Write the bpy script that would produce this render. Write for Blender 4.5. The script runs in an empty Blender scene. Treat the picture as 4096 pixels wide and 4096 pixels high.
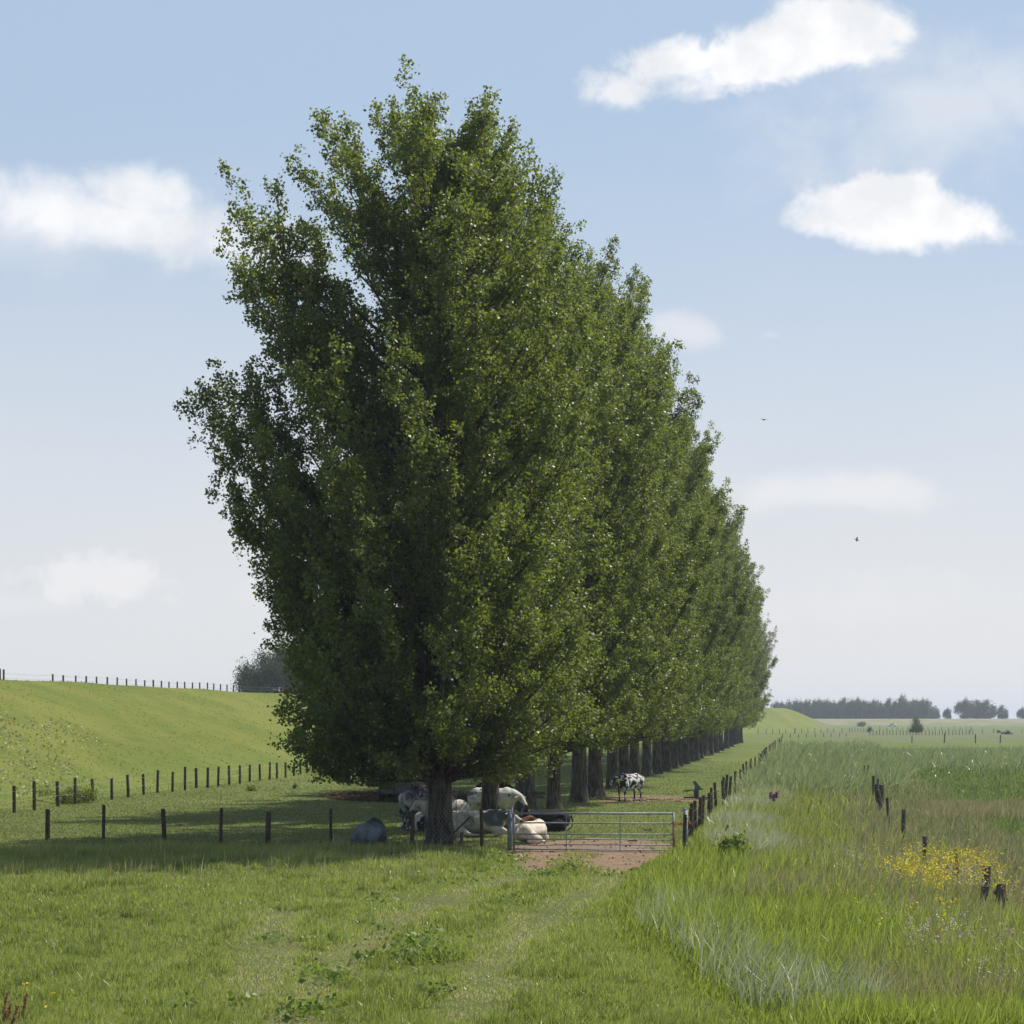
import bpy, bmesh, math, random
import numpy as np
from mathutils import Vector, Matrix

# ------------------------------------------------------------------ camera, light, sky
S = bpy.context.scene
F, CX, HY, EYE = 7500.0, 2048.0, 2875.0, 3.9        # focal length, centre and horizon of the 4096 px photograph; eye height in m
KR = 1190.0 / 7500.0                                 # the tree row runs along (KR, 1)
cam = bpy.data.cameras.new('camera'); camo = bpy.data.objects.new('camera', cam)
S.collection.objects.link(camo); S.camera = camo
camo.location = (0, 0, EYE); camo.rotation_euler = (math.radians(90), 0, 0)
cam.sensor_width = 36; cam.lens = 36 * F / 4096; cam.shift_y = (HY - 2048) / 4096
cam.clip_start = 0.5; cam.clip_end = 12000

SUN_EL, SUN_AZ = math.radians(56), math.radians(61)  # azimuth clockwise from +Y
sun = bpy.data.lights.new('sun', 'SUN'); suno = bpy.data.objects.new('sun', sun); S.collection.objects.link(suno)
sun.energy = 5.0; sun.angle = math.radians(0.55); sun.color = (1.0, 0.95, 0.86)
sd = Vector((math.sin(SUN_AZ) * math.cos(SUN_EL), math.cos(SUN_AZ) * math.cos(SUN_EL), math.sin(SUN_EL)))
suno.rotation_euler = sd.to_track_quat('Z', 'Y').to_euler()

S.view_settings.view_transform = 'Standard'; S.view_settings.look = 'None'
S.view_settings.exposure = 0.30; S.view_settings.gamma = 1.0
S.cycles.max_bounces = 8; S.cycles.transmission_bounces = 5; S.cycles.diffuse_bounces = 3
S.cycles.glossy_bounces = 2; S.cycles.volume_bounces = 0; S.cycles.transparent_max_bounces = 8

W = bpy.data.worlds.new('World'); S.world = W; W.use_nodes = True

class NT:
    """small helper to write node maths as code"""
    def __init__(s, tree): s.t = tree
    def n(s, kind, **kw):
        nd = s.t.nodes.new(kind)
        for k, v in kw.items():
            if k.startswith('i_'): nd.inputs[k[2:].replace('_', ' ')].default_value = v
            else: setattr(nd, k, v)
        return nd
    def link(s, a, b): s.t.links.new(a, b)
    def put(s, v, sock):
        if isinstance(v, bpy.types.NodeSocket): s.t.links.new(v, sock)
        else: sock.default_value = v
    def m(s, op, a, b=0.0, c=None, clamp=False):
        nd = s.t.nodes.new('ShaderNodeMath'); nd.operation = op; nd.use_clamp = clamp
        s.put(a, nd.inputs[0]); s.put(b, nd.inputs[1])
        if c is not None: s.put(c, nd.inputs[2])
        return nd.outputs[0]
    def ss(s, v, lo, hi, a=0.0, b=1.0):
        nd = s.t.nodes.new('ShaderNodeMapRange'); nd.interpolation_type = 'SMOOTHSTEP'
        s.put(v, nd.inputs['Value']); s.put(lo, nd.inputs['From Min']); s.put(hi, nd.inputs['From Max'])
        s.put(a, nd.inputs['To Min']); s.put(b, nd.inputs['To Max'])
        return nd.outputs['Result']
    def mix(s, f, a, b, blend='MIX'):
        nd = s.t.nodes.new('ShaderNodeMix'); nd.data_type = 'RGBA'; nd.blend_type = blend
        s.put(f, nd.inputs[0]); s.put(a, nd.inputs[6]); s.put(b, nd.inputs[7])
        return nd.outputs[2]
    def noise(s, vec, scale, detail=4, rough=0.55, lac=2.0, dist=0.0):
        nd = s.t.nodes.new('ShaderNodeTexNoise')
        if vec is not None: s.put(vec, nd.inputs['Vector'])
        nd.inputs['Scale'].default_value = scale; nd.inputs['Detail'].default_value = detail
        nd.inputs['Roughness'].default_value = rough; nd.inputs['Lacunarity'].default_value = lac
        nd.inputs['Distortion'].default_value = dist
        return nd.outputs['Fac']

def build_world():
    w = NT(W.node_tree); W.node_tree.nodes.clear()
    tc = w.n('ShaderNodeTexCoord').outputs['Generated']
    sep = w.n('ShaderNodeSeparateXYZ'); w.link(tc, sep.inputs[0])
    x, y, z = sep.outputs
    yy = w.m('MAXIMUM', y, 0.05)
    u = w.m('DIVIDE', x, yy); v = w.m('DIVIDE', z, yy)          # slopes of the viewing direction
    sky = w.n('ShaderNodeTexSky', sky_type='NISHITA'); sky.sun_disc = False
    sky.sun_elevation = SUN_EL; sky.sun_rotation = SUN_AZ
    sky.air_density = 1.0; sky.dust_density = 1.0; sky.ozone_density = 1.4; sky.altitude = 0
    uv = w.n('ShaderNodeCombineXYZ'); w.put(u, uv.inputs[0]); w.put(v, uv.inputs[1]); uv = uv.outputs[0]
    n1 = w.noise(uv, 17.0, 9, 0.60, dist=.25); n2 = w.noise(uv, 30.0, 7, 0.62)
    def st(sx, sy):
        mp = w.n('ShaderNodeMapping'); mp.inputs['Scale'].default_value = (sx, sy, 1); w.link(uv, mp.inputs[0]); return mp.outputs[0]
    def cloud(cx, cy, rx, ry, rot=0.0, amp=1.0, soft=0.5, flat=1.0, n=n1, thr=0.5):
        # an ellipse in direction space whose edge is broken by noise; flat > 1 squares the base off
        cu, cv = (cx - CX) / F, (HY - cy) / F
        du = w.m('SUBTRACT', u, cu); dv = w.m('SUBTRACT', v, cv)
        c, s_ = math.cos(rot), math.sin(rot)
        a = w.m('DIVIDE', w.m('ADD', w.m('MULTIPLY', du, c), w.m('MULTIPLY', dv, s_)), rx / F)
        b = w.m('DIVIDE', w.m('SUBTRACT', w.m('MULTIPLY', dv, c), w.m('MULTIPLY', du, s_)), ry / F)
        b = w.m('MULTIPLY', b, w.m('ADD', 1.0, w.m('MULTIPLY', w.m('LESS_THAN', b, 0.0), flat - 1)))
        r2 = w.m('ADD', w.m('MULTIPLY', a, a), w.m('MULTIPLY', b, b))
        body = w.m('SUBTRACT', 1.0, w.m('SQRT', r2))
        body = w.m('ADD', body, w.m('MULTIPLY', w.m('SUBTRACT', n, 0.5), 2.6 * amp))
        return w.ss(body, thr - soft, thr + soft)
    def mx(*a):
        r = a[0]
        for b in a[1:]: r = w.m('MAXIMUM', r, b)
        return r
    crisp = mx(cloud(3050, 235, 690, 170, 0.20, 1.0, 0.26, 1.3, thr=.25), cloud(3350, 100, 390, 210, 0.1, 1.0, 0.25, thr=.28), cloud(2790, 240, 360, 170, 0.12, 1.0, 0.2, 1.2, thr=.27),
               cloud(3650, 890, 520, 165, -0.05, 1.0, .26, 1.5, thr=.25), cloud(3600, 800, 310, 140, 0.0, 1.0, .18, thr=.28),
               w.m('MULTIPLY', cloud(500, 900, 900, 175, -0.16, .9, .5, 1.2, thr=.30), .9), w.m('MULTIPLY', cloud(560, 790, 330, 140, -0.1, .9, .42, thr=.34), .9))
    soft = mx(w.m('MULTIPLY', cloud(150, 950, 900, 170, 0, 1.0, .9, thr=.5), .45),
              w.m('MULTIPLY', cloud(3750, 430, 760, 360, 0.2, 1.1, .8, thr=.45), .55),
              w.m('MULTIPLY', cloud(3350, 1970, 560, 95, 0, 1.1, .5, thr=.35), .62),
              w.m('MULTIPLY', cloud(2760, 1320, 180, 75, -0.2, 1.0, .5, thr=.3), .55),
              w.m('MULTIPLY', cloud(3080, 1340, 60, 22, -0.2, .6, .7, thr=.4), .35),
              w.m('MULTIPLY', cloud(400, 2330, 420, 170, 0, 1.0, .25, 1.6, thr=.35, n=n2), .8),
              w.m('MULTIPLY', cloud(1150, 2420, 240, 130, 0, 1.0, .4, 1.4, thr=.4, n=n2), .30),
              w.m('MULTIPLY', cloud(3500, 2420, 700, 150, 0, 1.1, .6, 1.3, thr=.5, n=n2), .25),
              w.m('MULTIPLY', cloud(60, 2420, 300, 70, 0, 1.0, .5, 1.4, thr=.4, n=n2), .30))
    K = 1.0 / SKY_STRENGTH
    col = w.mix(0.0, sky.outputs[0], (1, 1, 1, 1))
    # milky summer air: thin high haze that whitens the sky towards the horizon, patchy with large soft noise
    nn = w.noise(st(1.0, 2.6), 3.0, 4, 0.5)
    el = w.m('ADD', v, w.m('MULTIPLY', w.m('SUBTRACT', nn, .5), 0.10))
    air = w.ss(el, -0.01, 0.335, 1.0, 0.0)
    # towards the zenith the clear deep sky takes over
    col = w.mix(w.ss(z, .38, .80, .75, 0.0), col, tuple(c * K for c in (0.417, 0.527, 0.67)) + (1,))
    col = w.mix(air, col, tuple(c * K for c in (0.66, 0.66, 0.665)) + (1,))
    col = w.mix(soft, col, tuple(c * K for c in (0.74, 0.73, 0.74)) + (1,))
    shade = w.noise(uv, 22.0, 5, 0.55)
    ccol = w.mix(w.ss(w.m('ADD', shade, w.m('MULTIPLY', w.m('SUBTRACT', n1, .5), -.5)), .35, .62), tuple(c * K for c in (0.715, 0.725, 0.745)) + (1,), tuple(c * K for c in (0.86, 0.85, 0.85)) + (1,))
    # crisp clouds exist only in the forward sky (y > 0)
    front = w.m('GREATER_THAN', y, 0.3)
    col = w.mix(w.m('MULTIPLY', w.m('MULTIPLY', crisp, 0.93), front), col, ccol)
    bg = w.n('ShaderNodeBackground'); w.link(col, bg.inputs[0]); bg.inputs[1].default_value = SKY_STRENGTH
    out = w.n('ShaderNodeOutputWorld'); w.link(bg.outputs[0], out.inputs[0])
SKY_STRENGTH = 0.09
build_world()

# ------------------------------------------------------------------ helpers
def tag(o, label=None, cat=None, group=None, kind=None):
    if label: o['label'] = label
    if cat: o['category'] = cat
    if group: o['group'] = group
    if kind: o['kind'] = kind
    return o
def link(o, parent=None):
    S.collection.objects.link(o)
    if parent is not None: o.parent = parent
    return o
def empty(name, loc=(0, 0, 0), rz=0.0):
    o = bpy.data.objects.new(name, None); o.location = loc; o.rotation_euler = (0, 0, rz); o.empty_display_size = .2
    return link(o)
def obj(name, me, parent=None, mat=None):
    if mat is not None and not me.materials: me.materials.append(mat)
    return link(bpy.data.objects.new(name, me), parent)
def np_mesh(name, V, faces, attrs=None, smooth=False):
    """V (n,3); faces: list of (k, m) int arrays; attrs: {name: (domain, type, values)}"""
    me = bpy.data.meshes.new(name)
    V = np.asarray(V, dtype=np.float32)
    me.vertices.add(len(V)); me.vertices.foreach_set('co', V.ravel())
    tot = np.concatenate([np.full(len(f), f.shape[1]) for f in faces])
    idx = np.concatenate([f.ravel() for f in faces]).astype(np.int32)
    me.loops.add(len(idx)); me.loops.foreach_set('vertex_index', idx)
    me.polygons.add(len(tot))
    start = np.concatenate([[0], np.cumsum(tot)[:-1]]).astype(np.int32)
    me.polygons.foreach_set('loop_start', start)
    if smooth: me.polygons.foreach_set('use_smooth', np.ones(len(tot), dtype=bool))
    for k, (dom, typ, val) in (attrs or {}).items():
        a = me.attributes.new(k, typ, dom)
        a.data.foreach_set('color' if typ == 'FLOAT_COLOR' else ('vector' if typ == 'FLOAT_VECTOR' else 'value'), np.asarray(val, dtype=np.float32).ravel())
    me.update(calc_edges=True)
    return me
class MB:
    """collects boxes and tubes in one bmesh"""
    def __init__(s): s.b = bmesh.new()
    def box(s, c, size, rot=None):
        M = Matrix.Translation(c)
        if rot is not None: M = M @ rot
        r = bmesh.ops.create_cube(s.b, size=1.0, matrix=M @ Matrix.Diagonal((*size, 1)))
        return s
    def tube(s, pts, rad, seg=8, cap=True):
        pts = [Vector(p) for p in pts]
        if not hasattr(rad, '__len__'): rad = [rad] * len(pts)
        rings = []
        for i, p in enumerate(pts):
            d = (pts[min(i + 1, len(pts) - 1)] - pts[max(i - 1, 0)]).normalized()
            a = d.orthogonal().normalized() if i == 0 else (prev - d * prev.dot(d)).normalized()
            prev = a; b = d.cross(a)
            rings.append([s.b.verts.new(p + (a * math.cos(t) + b * math.sin(t)) * rad[i]) for t in [2 * math.pi * k / seg for k in range(seg)]])
        for r0, r1 in zip(rings, rings[1:]):
            for k in range(seg):
                f = s.b.faces.new((r0[k], r0[(k + 1) % seg], r1[(k + 1) % seg], r1[k])); f.smooth = True
        if cap: s.b.faces.new(rings[0][::-1]); s.b.faces.new(rings[-1])
        return s
    def poly(s, pts): s.b.faces.new([s.b.verts.new(p) for p in pts]); return s
    def bevel(s, w=.01):
        bmesh.ops.bevel(s.b, geom=[e for e in s.b.edges if len(e.link_faces) == 2 and e.calc_face_angle(0) > .8], offset=w, segments=1, affect='EDGES'); return s
    def build(s, name, mat, parent=None):
        me = bpy.data.meshes.new(name); bmesh.ops.recalc_face_normals(s.b, faces=s.b.faces[:]); s.b.to_mesh(me); s.b.free()
        return obj(name, me, parent, mat)
def dup(o, parent=None):
    c = o.copy(); link(c, parent)
    for ch in list(o.children): dup(ch, c)
    return c

def toe(Y):                                        # lateral distance of the dike's toe left of the camera's line along the row
    Y = np.asarray(Y, dtype=float)
    t = np.clip((Y - 400) / 270, 0, 1); t = t * t * (3 - 2 * t)
    t2 = np.clip((Y - 740) / 300, 0, 1); t2 = t2 * t2 * (3 - 2 * t2)
    return 35 - 46 * t + 90 * t2
def sm(x, a, b):
    t = np.clip((np.asarray(x, dtype=float) - a) / (b - a), 0, 1); return t * t * (3 - 2 * t)
def wob(x, y, s):                                  # cheap smooth pseudo noise, about -1..1
    return (np.sin(x * s + 1.3 * np.sin(y * s * .7)) + np.sin(y * s * 1.3 + 1.7 * np.sin(x * s * .6 + 2)) + np.sin((x + y) * s * .55 + 4)) / 3
def border(Y):                                     # lateral where short grass meets the tall bank
    return np.interp(Y, [0, 24, 28, 33, 40, 47, 56, 90, 140, 300], [-1.5, .8, 2.2, 3.5, 4.3, 4.4, 4.1, 4.0, 4.0, 4.2])
def ground_z(X, Y):
    X = np.asarray(X, dtype=float); Y = np.asarray(Y, dtype=float)
    l = KR * Y - X
    d = l - toe(Y)
    H = 6.5 + 1.0 * sm(Y, 450, 650)
    up = np.clip(d / 19.0, 0, 1)
    up = up * up * (3 - 2 * up) * .35 + up * .65
    dn = 1 - sm(d, 27, 50)
    z = H * up * dn
    z = z + 0.10 * wob(X, Y, .35) * (1 - sm(Y, 200, 400)) * .5
    z = z + 0.12 * wob(X, Y, .16) * sm(d, 0, 8)
    b = border(Y)
    z = z - .45 * sm(b - l, .2, 2.2) * sm(l + 4.0, 0, 1.8) * (1 - sm(Y, 130, 170))    # the overgrown ditch
    # far dike across the right
    far = np.clip((Y - 955) / 40, 0, 1) * (1 - sm(Y, 1020, 1050)) * (1 - sm(l, 25, 60))
    z = np.maximum(z, 3.95 * far) + .10 * wob(X, Y, .02) * far
    return z
def gz(x, y): return float(ground_z(x, y))
def P(px, py, h=0.0):
    """the ground point seen at pixel (px, py) of something h above flat ground"""
    Y = F * (EYE - h) / (py - HY); return (px - CX) / F * Y, Y
def XA(px, Y): return (px - CX) / F * Y

# ------------------------------------------------------------------ materials
def new_mat(name):
    m = bpy.data.materials.new(name); m.use_nodes = True; m.node_tree.nodes.clear()
    w = NT(m.node_tree); out = w.n('ShaderNodeOutputMaterial'); return m, w, out
def simple(name, c1, c2=None, scale=6.0, rough=.7, spec=.4, metal=0.0, bump=0.0, stretch=(1, 1, 1), detail=5, lo=.35, hi=.65):
    m, w, out = new_mat(name)
    tc = w.n('ShaderNodeTexCoord').outputs['Object']
    mp = w.n('ShaderNodeMapping'); mp.inputs['Scale'].default_value = stretch; w.link(tc, mp.inputs[0])
    nz = w.noise(mp.outputs[0], scale, detail, .6)
    p = w.n('ShaderNodeBsdfPrincipled')
    w.put(w.mix(w.ss(nz, lo, hi), (*c1, 1), (*(c2 or [c * .6 for c in c1]), 1)), p.inputs['Base Color'])
    p.inputs['Roughness'].default_value = rough; p.inputs['Specular IOR Level'].default_value = spec; p.inputs['Metallic'].default_value = metal
    if bump:
        b = w.n('ShaderNodeBump'); b.inputs['Strength'].default_value = 1.0; b.inputs['Distance'].default_value = bump
        w.link(nz, b.inputs['Height']); w.link(b.outputs[0], p.inputs['Normal'])
    w.link(p.outputs[0], out.inputs[0]); return m
def leaf_mat(name, ca, cb, tcol, trans=.35, rough=.38, spec=.5, warm=None):
    """foliage: colour varies per leaf by the 'tint' attribute; part of the light passes through"""
    m, w, out = new_mat(name)
    a = w.n('ShaderNodeAttribute', attribute_name='tint').outputs['Fac']
    base = w.mix(a, (*ca, 1), (*cb, 1)); tr = w.mix(a, tuple(c * .8 for c in tcol) + (1,), tuple(c * 1.15 for c in tcol) + (1,))
    if warm:
        k = w.m('GREATER_THAN', a, .97); base = w.mix(k, base, (*warm, 1)); tr = w.mix(k, tr, (*warm, 1))
    p = w.n('ShaderNodeBsdfPrincipled'); w.put(base, p.inputs['Base Color'])
    p.inputs['Roughness'].default_value = rough; p.inputs['Specular IOR Level'].default_value = spec
    t = w.n('ShaderNodeBsdfTranslucent'); w.put(tr, t.inputs['Color'])
    mx = w.n('ShaderNodeMixShader'); mx.inputs[0].default_value = trans
    w.link(p.outputs[0], mx.inputs[1]); w.link(t.outputs[0], mx.inputs[2]); w.link(mx.outputs[0], out.inputs[0]); return m

M = {}
M['leaf'] = leaf_mat('poplar_leaf', (.020, .041, .016), (.095, .120, .025), (.37, .46, .044), .30, .47, .45, warm=(.28, .30, .03))
M['leaf_far'] = leaf_mat('far_leaf', (.030, .055, .022), (.070, .105, .038), (.11, .16, .045), .22, .7, .08)
M['grass'] = leaf_mat('meadow_grass', (.12, .165, .040), (.34, .365, .115), (.42, .50, .085), .42, .38, .55, warm=(.60, .52, .33))
M['pasture'] = leaf_mat('pasture_grass', (.17, .19, .06), (.31, .315, .12), (.30, .33, .09), .35, .5, .3, warm=(.38, .33, .18))
M['tall'] = leaf_mat('sedge', (.07, .105, .028), (.33, .38, .08), (.42, .51, .07), .40, .36, .5)
M['straw'] = leaf_mat('straw', (.22, .20, .09), (.56, .47, .27), (.42, .38, .18), .3, .55, .3)
M['reed'] = leaf_mat('reed', (.16, .22, .08), (.56, .59, .36), (.34, .42, .14), .30, .33, .55)
M['silver'] = leaf_mat('silver_grass', (.20, .25, .10), (.78, .77, .58), (.42, .46, .22), .30, .36, .5)  # white sun glints on the blades are put into the pale end
M['field'] = leaf_mat('field_grass', (.10, .155, .045), (.21, .265, .085), (.26, .34, .075), .38, .35, .5)
M['dock'] = leaf_mat('dock_leaf', (.07, .125, .022), (.14, .20, .04), (.26, .36, .04), .35, .5, .35)
M['weed'] = leaf_mat('pale_weed', (.26, .29, .12), (.45, .43, .26), (.3, .34, .12), .3, .6, .3)
M['yellow'] = leaf_mat('yellow_petal', (.72, .56, .02), (.85, .70, .04), (.7, .55, .03), .3, .6, .2)
M['pink'] = leaf_mat('pale_umbel', (.50, .38, .36), (.66, .55, .52), (.5, .4, .38), .25, .7, .2)
M['purple'] = leaf_mat('purple_spike', (.30, .13, .27), (.42, .22, .38), (.3, .08, .28), .25, .7, .2)
M['rust'] = leaf_mat('sorrel_seed', (.26, .13, .06), (.42, .25, .13), (.3, .16, .07), .25, .7, .2)
def bark():
    m, w, out = new_mat('poplar_bark')
    tc = w.n('ShaderNodeTexCoord').outputs['Object']
    mp = w.n('ShaderNodeMapping'); mp.inputs['Scale'].default_value = (1, 1, .16); w.link(tc, mp.inputs[0])
    nz = w.noise(mp.outputs[0], 11.0, 5, .6); n2 = w.noise(tc, 2.0, 3, .5)
    p = w.n('ShaderNodeBsdfPrincipled')
    c = w.mix(w.ss(nz, .38, .62), (.030, .025, .019, 1), (.125, .105, .082, 1)); c = w.mix(w.m('MULTIPLY', w.ss(n2, .45, .7), .4), c, (.10, .115, .06, 1))
    w.put(c, p.inputs['Base Color']); p.inputs['Roughness'].default_value = .9; p.inputs['Specular IOR Level'].default_value = .15
    b = w.n('ShaderNodeBump'); b.inputs['Distance'].default_value = .05; b.inputs['Strength'].default_value = 1; w.link(nz, b.inputs['Height']); w.link(b.outputs[0], p.inputs['Normal'])
    w.link(p.outputs[0], out.inputs[0]); return m
M['bark'] = bark()
M['post'] = simple('weathered_post', (.10, .075, .055), (.035, .026, .02), 8, .85, .2, bump=.01, stretch=(3, 3, .4))
M['post_grey'] = simple('old_grey_post', (.16, .135, .11), (.055, .045, .035), 8, .85, .2, bump=.01, stretch=(3, 3, .4))
M['board'] = simple('old_board', (.13, .10, .075), (.05, .04, .03), 5, .8, .2, stretch=(3, .5, 3))
M['steel'] = simple('galvanised_steel', (.22, .25, .285), (.14, .165, .19), 7, .6, .4, .3)
M['wire'] = simple('fence_wire', (.30, .30, .29), (.18, .18, .17), 7, .5, .5, .5)
M['twine'] = simple('orange_twine', (.55, .17, .07), (.42, .13, .06), 20, .8, .2)
M['green_paint'] = simple('green_paint', (.03, .14, .08), (.02, .09, .055), 12, .45, .5)
M['darkmetal'] = simple('dark_metal', (.045, .048, .055), (.03, .03, .035), 10, .5, .4)
M['rubber'] = simple('rubber', (.022, .022, .024), (.03, .028, .026), 10, .8, .3)
M['wagon'] = simple('wagon_panel', (.15, .12, .10), (.09, .08, .072), 3, .6, .3, stretch=(1, 1, 4))
M['wagon_edge'] = simple('wagon_edge', (.38, .40, .42), (.26, .27, .29), 8, .5, .4)
M['hay'] = simple('old_hay', (.16, .12, .07), (.07, .05, .03), 14, .95, .05, bump=.05)
M['white_paint'] = simple('white_paint', (.8, .8, .8), (.75, .75, .76), 2, .3, .6)
M['glass'] = simple('dark_glass', (.03, .035, .04), (.03, .035, .04), 2, .1, .8)
M['bird'] = simple('dark_feathers', (.03, .028, .028), (.06, .05, .045), 9, .8, .2)
M['tag_yellow'] = simple('yellow_tag', (.75, .62, .05), (.7, .58, .05), 5, .5, .4)
M['hoof'] = simple('hoof', (.03, .025, .02), (.05, .04, .03), 5, .6, .3)
M['eye'] = simple('eye', (.01, .01, .01), (.01, .01, .01), 5, .1, .8)

def ground_mat():
    m, w, out = new_mat('grassland')
    g = w.n('ShaderNodeNewGeometry').outputs['Position']
    zone = w.n('ShaderNodeAttribute', attribute_name='zone').outputs['Color']
    a = w.noise(g, .11, 5, .6); b = w.noise(g, 1.1, 5, .65); c = w.noise(g, 9.0, 4, .7); e = w.noise(g, .45, 4, .6, dist=.6)
    col = w.mix(w.ss(a, .38, .64), w.mix(1.0, zone, (.80, .88, .72, 1), 'MULTIPLY'), w.mix(1.0, zone, (1.22, 1.10, 1.12, 1), 'MULTIPLY'))
    col = w.mix(w.m('MULTIPLY', w.ss(e, .57, .74), .50), col, w.mix(1.0, zone, (.50, .76, .42, 1), 'MULTIPLY'))
    col = w.mix(w.m('MULTIPLY', w.ss(b, .35, .7), .4), col, w.mix(1.0, zone, (1.4, 1.22, 1.35, 1), 'MULTIPLY'))
    col = w.mix(w.m('MULTIPLY', w.ss(c, .35, .75), .5), col, w.mix(1.0, col, (.55, .60, .5, 1), 'MULTIPLY'))
    p = w.n('ShaderNodeBsdfPrincipled'); w.put(col, p.inputs['Base Color']); p.inputs['Roughness'].default_value = .9; p.inputs['Specular IOR Level'].default_value = .12
    bm = w.n('ShaderNodeBump'); bm.inputs['Distance'].default_value = .12; bm.inputs['Strength'].default_value = .7
    w.put(w.m('ADD', c, w.m('MULTIPLY', b, 1.6)), bm.inputs['Height']); w.link(bm.outputs[0], p.inputs['Normal'])
    w.link(p.outputs[0], out.inputs[0]); return m
def soil_mat(name, c1, c2, c3):
    m, w, out = new_mat(name)
    g = w.n('ShaderNodeNewGeometry').outputs['Position']
    b = w.noise(g, 2.2, 6, .7); c = w.noise(g, 14.0, 5, .7)
    col = w.mix(w.ss(b, .35, .65), (*c1, 1), (*c2, 1)); col = w.mix(w.ss(c, .5, .72), col, (*c3, 1))
    p = w.n('ShaderNodeBsdfPrincipled'); w.put(col, p.inputs['Base Color']); p.inputs['Roughness'].default_value = .95; p.inputs['Specular IOR Level'].default_value = .1
    bm = w.n('ShaderNodeBump'); bm.inputs['Distance'].default_value = .06; bm.inputs['Strength'].default_value = 1.0
    w.put(w.m('ADD', c, w.m('MULTIPLY', b, 2.0)), bm.inputs['Height']); w.link(bm.outputs[0], p.inputs['Normal'])
    w.link(p.outputs[0], out.inputs[0]); return m
M['ground'] = ground_mat()
M['soil'] = soil_mat('reddish_soil', (.27, .185, .12), (.18, .125, .085), (.34, .25, .17))
M['muck'] = soil_mat('dark_muck', (.10, .065, .04), (.05, .035, .022), (.26, .18, .11))

# ------------------------------------------------------------------ ground
def build_ground():
    Ys = np.concatenate([np.linspace(-60, 20, 17), np.linspace(21, 130, 220), np.geomspace(131, 1100, 260), np.geomspace(1110, 5200, 40)])
    ls = np.concatenate([-np.geomspace(3600, 21, 40), np.linspace(-20, 20, 161), np.linspace(20.6, 100, 200), np.geomspace(102, 3200, 50)])
    L, Y = np.meshgrid(ls, Ys); X = KR * Y - L
    Z = ground_z(X, Y)
    nr, nc = L.shape
    i = np.arange(nr * nc).reshape(nr, nc)
    q = np.stack([i[:-1, :-1].ravel(), i[:-1, 1:].ravel(), i[1:, 1:].ravel(), i[1:, :-1].ravel()], 1)[:, ::-1]
    V = np.stack([X.ravel(), Y.ravel(), Z.ravel()], 1)
    l = L.ravel(); y = Y.ravel(); x = X.ravel(); d = l - toe(y)
    col = np.zeros((len(l), 3)); col[:] = (.115, .150, .038)                         # grazed pasture
    def blend(mask, c):
        mask = np.clip(mask, 0, 1)[:, None]; col[:] = col * (1 - mask) + np.array(c) * mask
    blend(1 - sm(y, 53, 56.5), (.095, .115, .035))
    blend(np.exp(-((l - 7.6 - .06 * (y - 40)) / .8) ** 2) * (y < 50) * .3, (.19, .16, .08))                                     # lush meadow in front of the fence
    blend(sm(d, -3, 2) * (1 - sm(d, 24, 30)), (.135, .160, .032))                     # dike slope
    blend(sm(d, -1, 1) * (1 - sm(d, 3, 6)) * .6, (.125, .165, .036))
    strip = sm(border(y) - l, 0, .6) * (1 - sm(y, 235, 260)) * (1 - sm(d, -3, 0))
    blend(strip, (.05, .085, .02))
    blend(sm(-l, 3.2, 4.5) * (1 - sm(y, 190, 230)), (.075, .115, .035))
    blend(sm(-l, 0, 6) * sm(y, 300, 340) * (1 - sm(y, 600, 700)), (.125, .145, .065))
    blend(sm(y, 620, 760) * sm(toe(y) - l, 0, 6), (.115, .155, .055))
    blend(sm(y, 955, 962) * (1 - sm(y, 1060, 1070)) * sm(60 - l, 0, 10), (.19, .195, .11))
    blend(sm(y, 990, 1000) * (1 - sm(y, 1060, 1070)) * sm(60 - l, 0, 10), (.27, .24, .14))
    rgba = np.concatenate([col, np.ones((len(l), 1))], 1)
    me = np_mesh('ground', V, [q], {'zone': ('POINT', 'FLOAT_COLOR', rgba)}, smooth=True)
    tag(obj('ground', me, None, M['ground']), kind='structure')
build_ground()

def patch(name, outline, mat, lift, seed=0, step=.35, edge=.35):
    """a thin irregular sheet lying on the ground inside a polygon of (x, y)"""
    rnd = np.random.RandomState(seed)
    pts = np.array(outline); x0, y0 = pts.min(0) - 1; x1, y1 = pts.max(0) + 1
    gx = np.arange(x0, x1, step); gy = np.arange(y0, y1, step)
    GX, GY = np.meshgrid(gx, gy); cx = GX.ravel(); cy = GY.ravel()
    wx = cx + edge * wob(cx, cy, 3.1); wy = cy + edge * wob(cy, cx, 2.7)
    inside = np.zeros(len(cx), bool); j = len(pts) - 1
    for i_ in range(len(pts)):
        xi, yi = pts[i_]; xj, yj = pts[j]
        cond = ((yi > wy) != (yj > wy)) & (wx < (xj - xi) * (wy - yi) / (yj - yi + 1e-12) + xi); inside ^= cond; j = i_
    ins = inside.reshape(GX.shape); idx = np.arange(GX.size).reshape(GX.shape)
    keep = ins[:-1, :-1] & ins[1:, :-1] & ins[:-1, 1:] & ins[1:, 1:]
    q = np.stack([idx[:-1, :-1][keep], idx[:-1, 1:][keep], idx[1:, 1:][keep], idx[1:, :-1][keep]], 1)
    V = np.stack([cx, cy, ground_z(cx, cy) + lift], 1)
    used = np.unique(q); mp = np.full(len(V), -1); mp[used] = np.arange(len(used))
    return obj(name, np_mesh(name, V[used], [mp[q]], smooth=True), None, mat), inside, (cx, cy)
track_poly = [P(2020, 3428), P(2120, 3490), P(2240, 3478), P(2330, 3510), P(2520, 3490), P(2620, 3445), P(2750, 3425), P(2730, 3385), P(2600, 3365), P(2380, 3352), P(2180, 3370), P(2040, 3392)]
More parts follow.
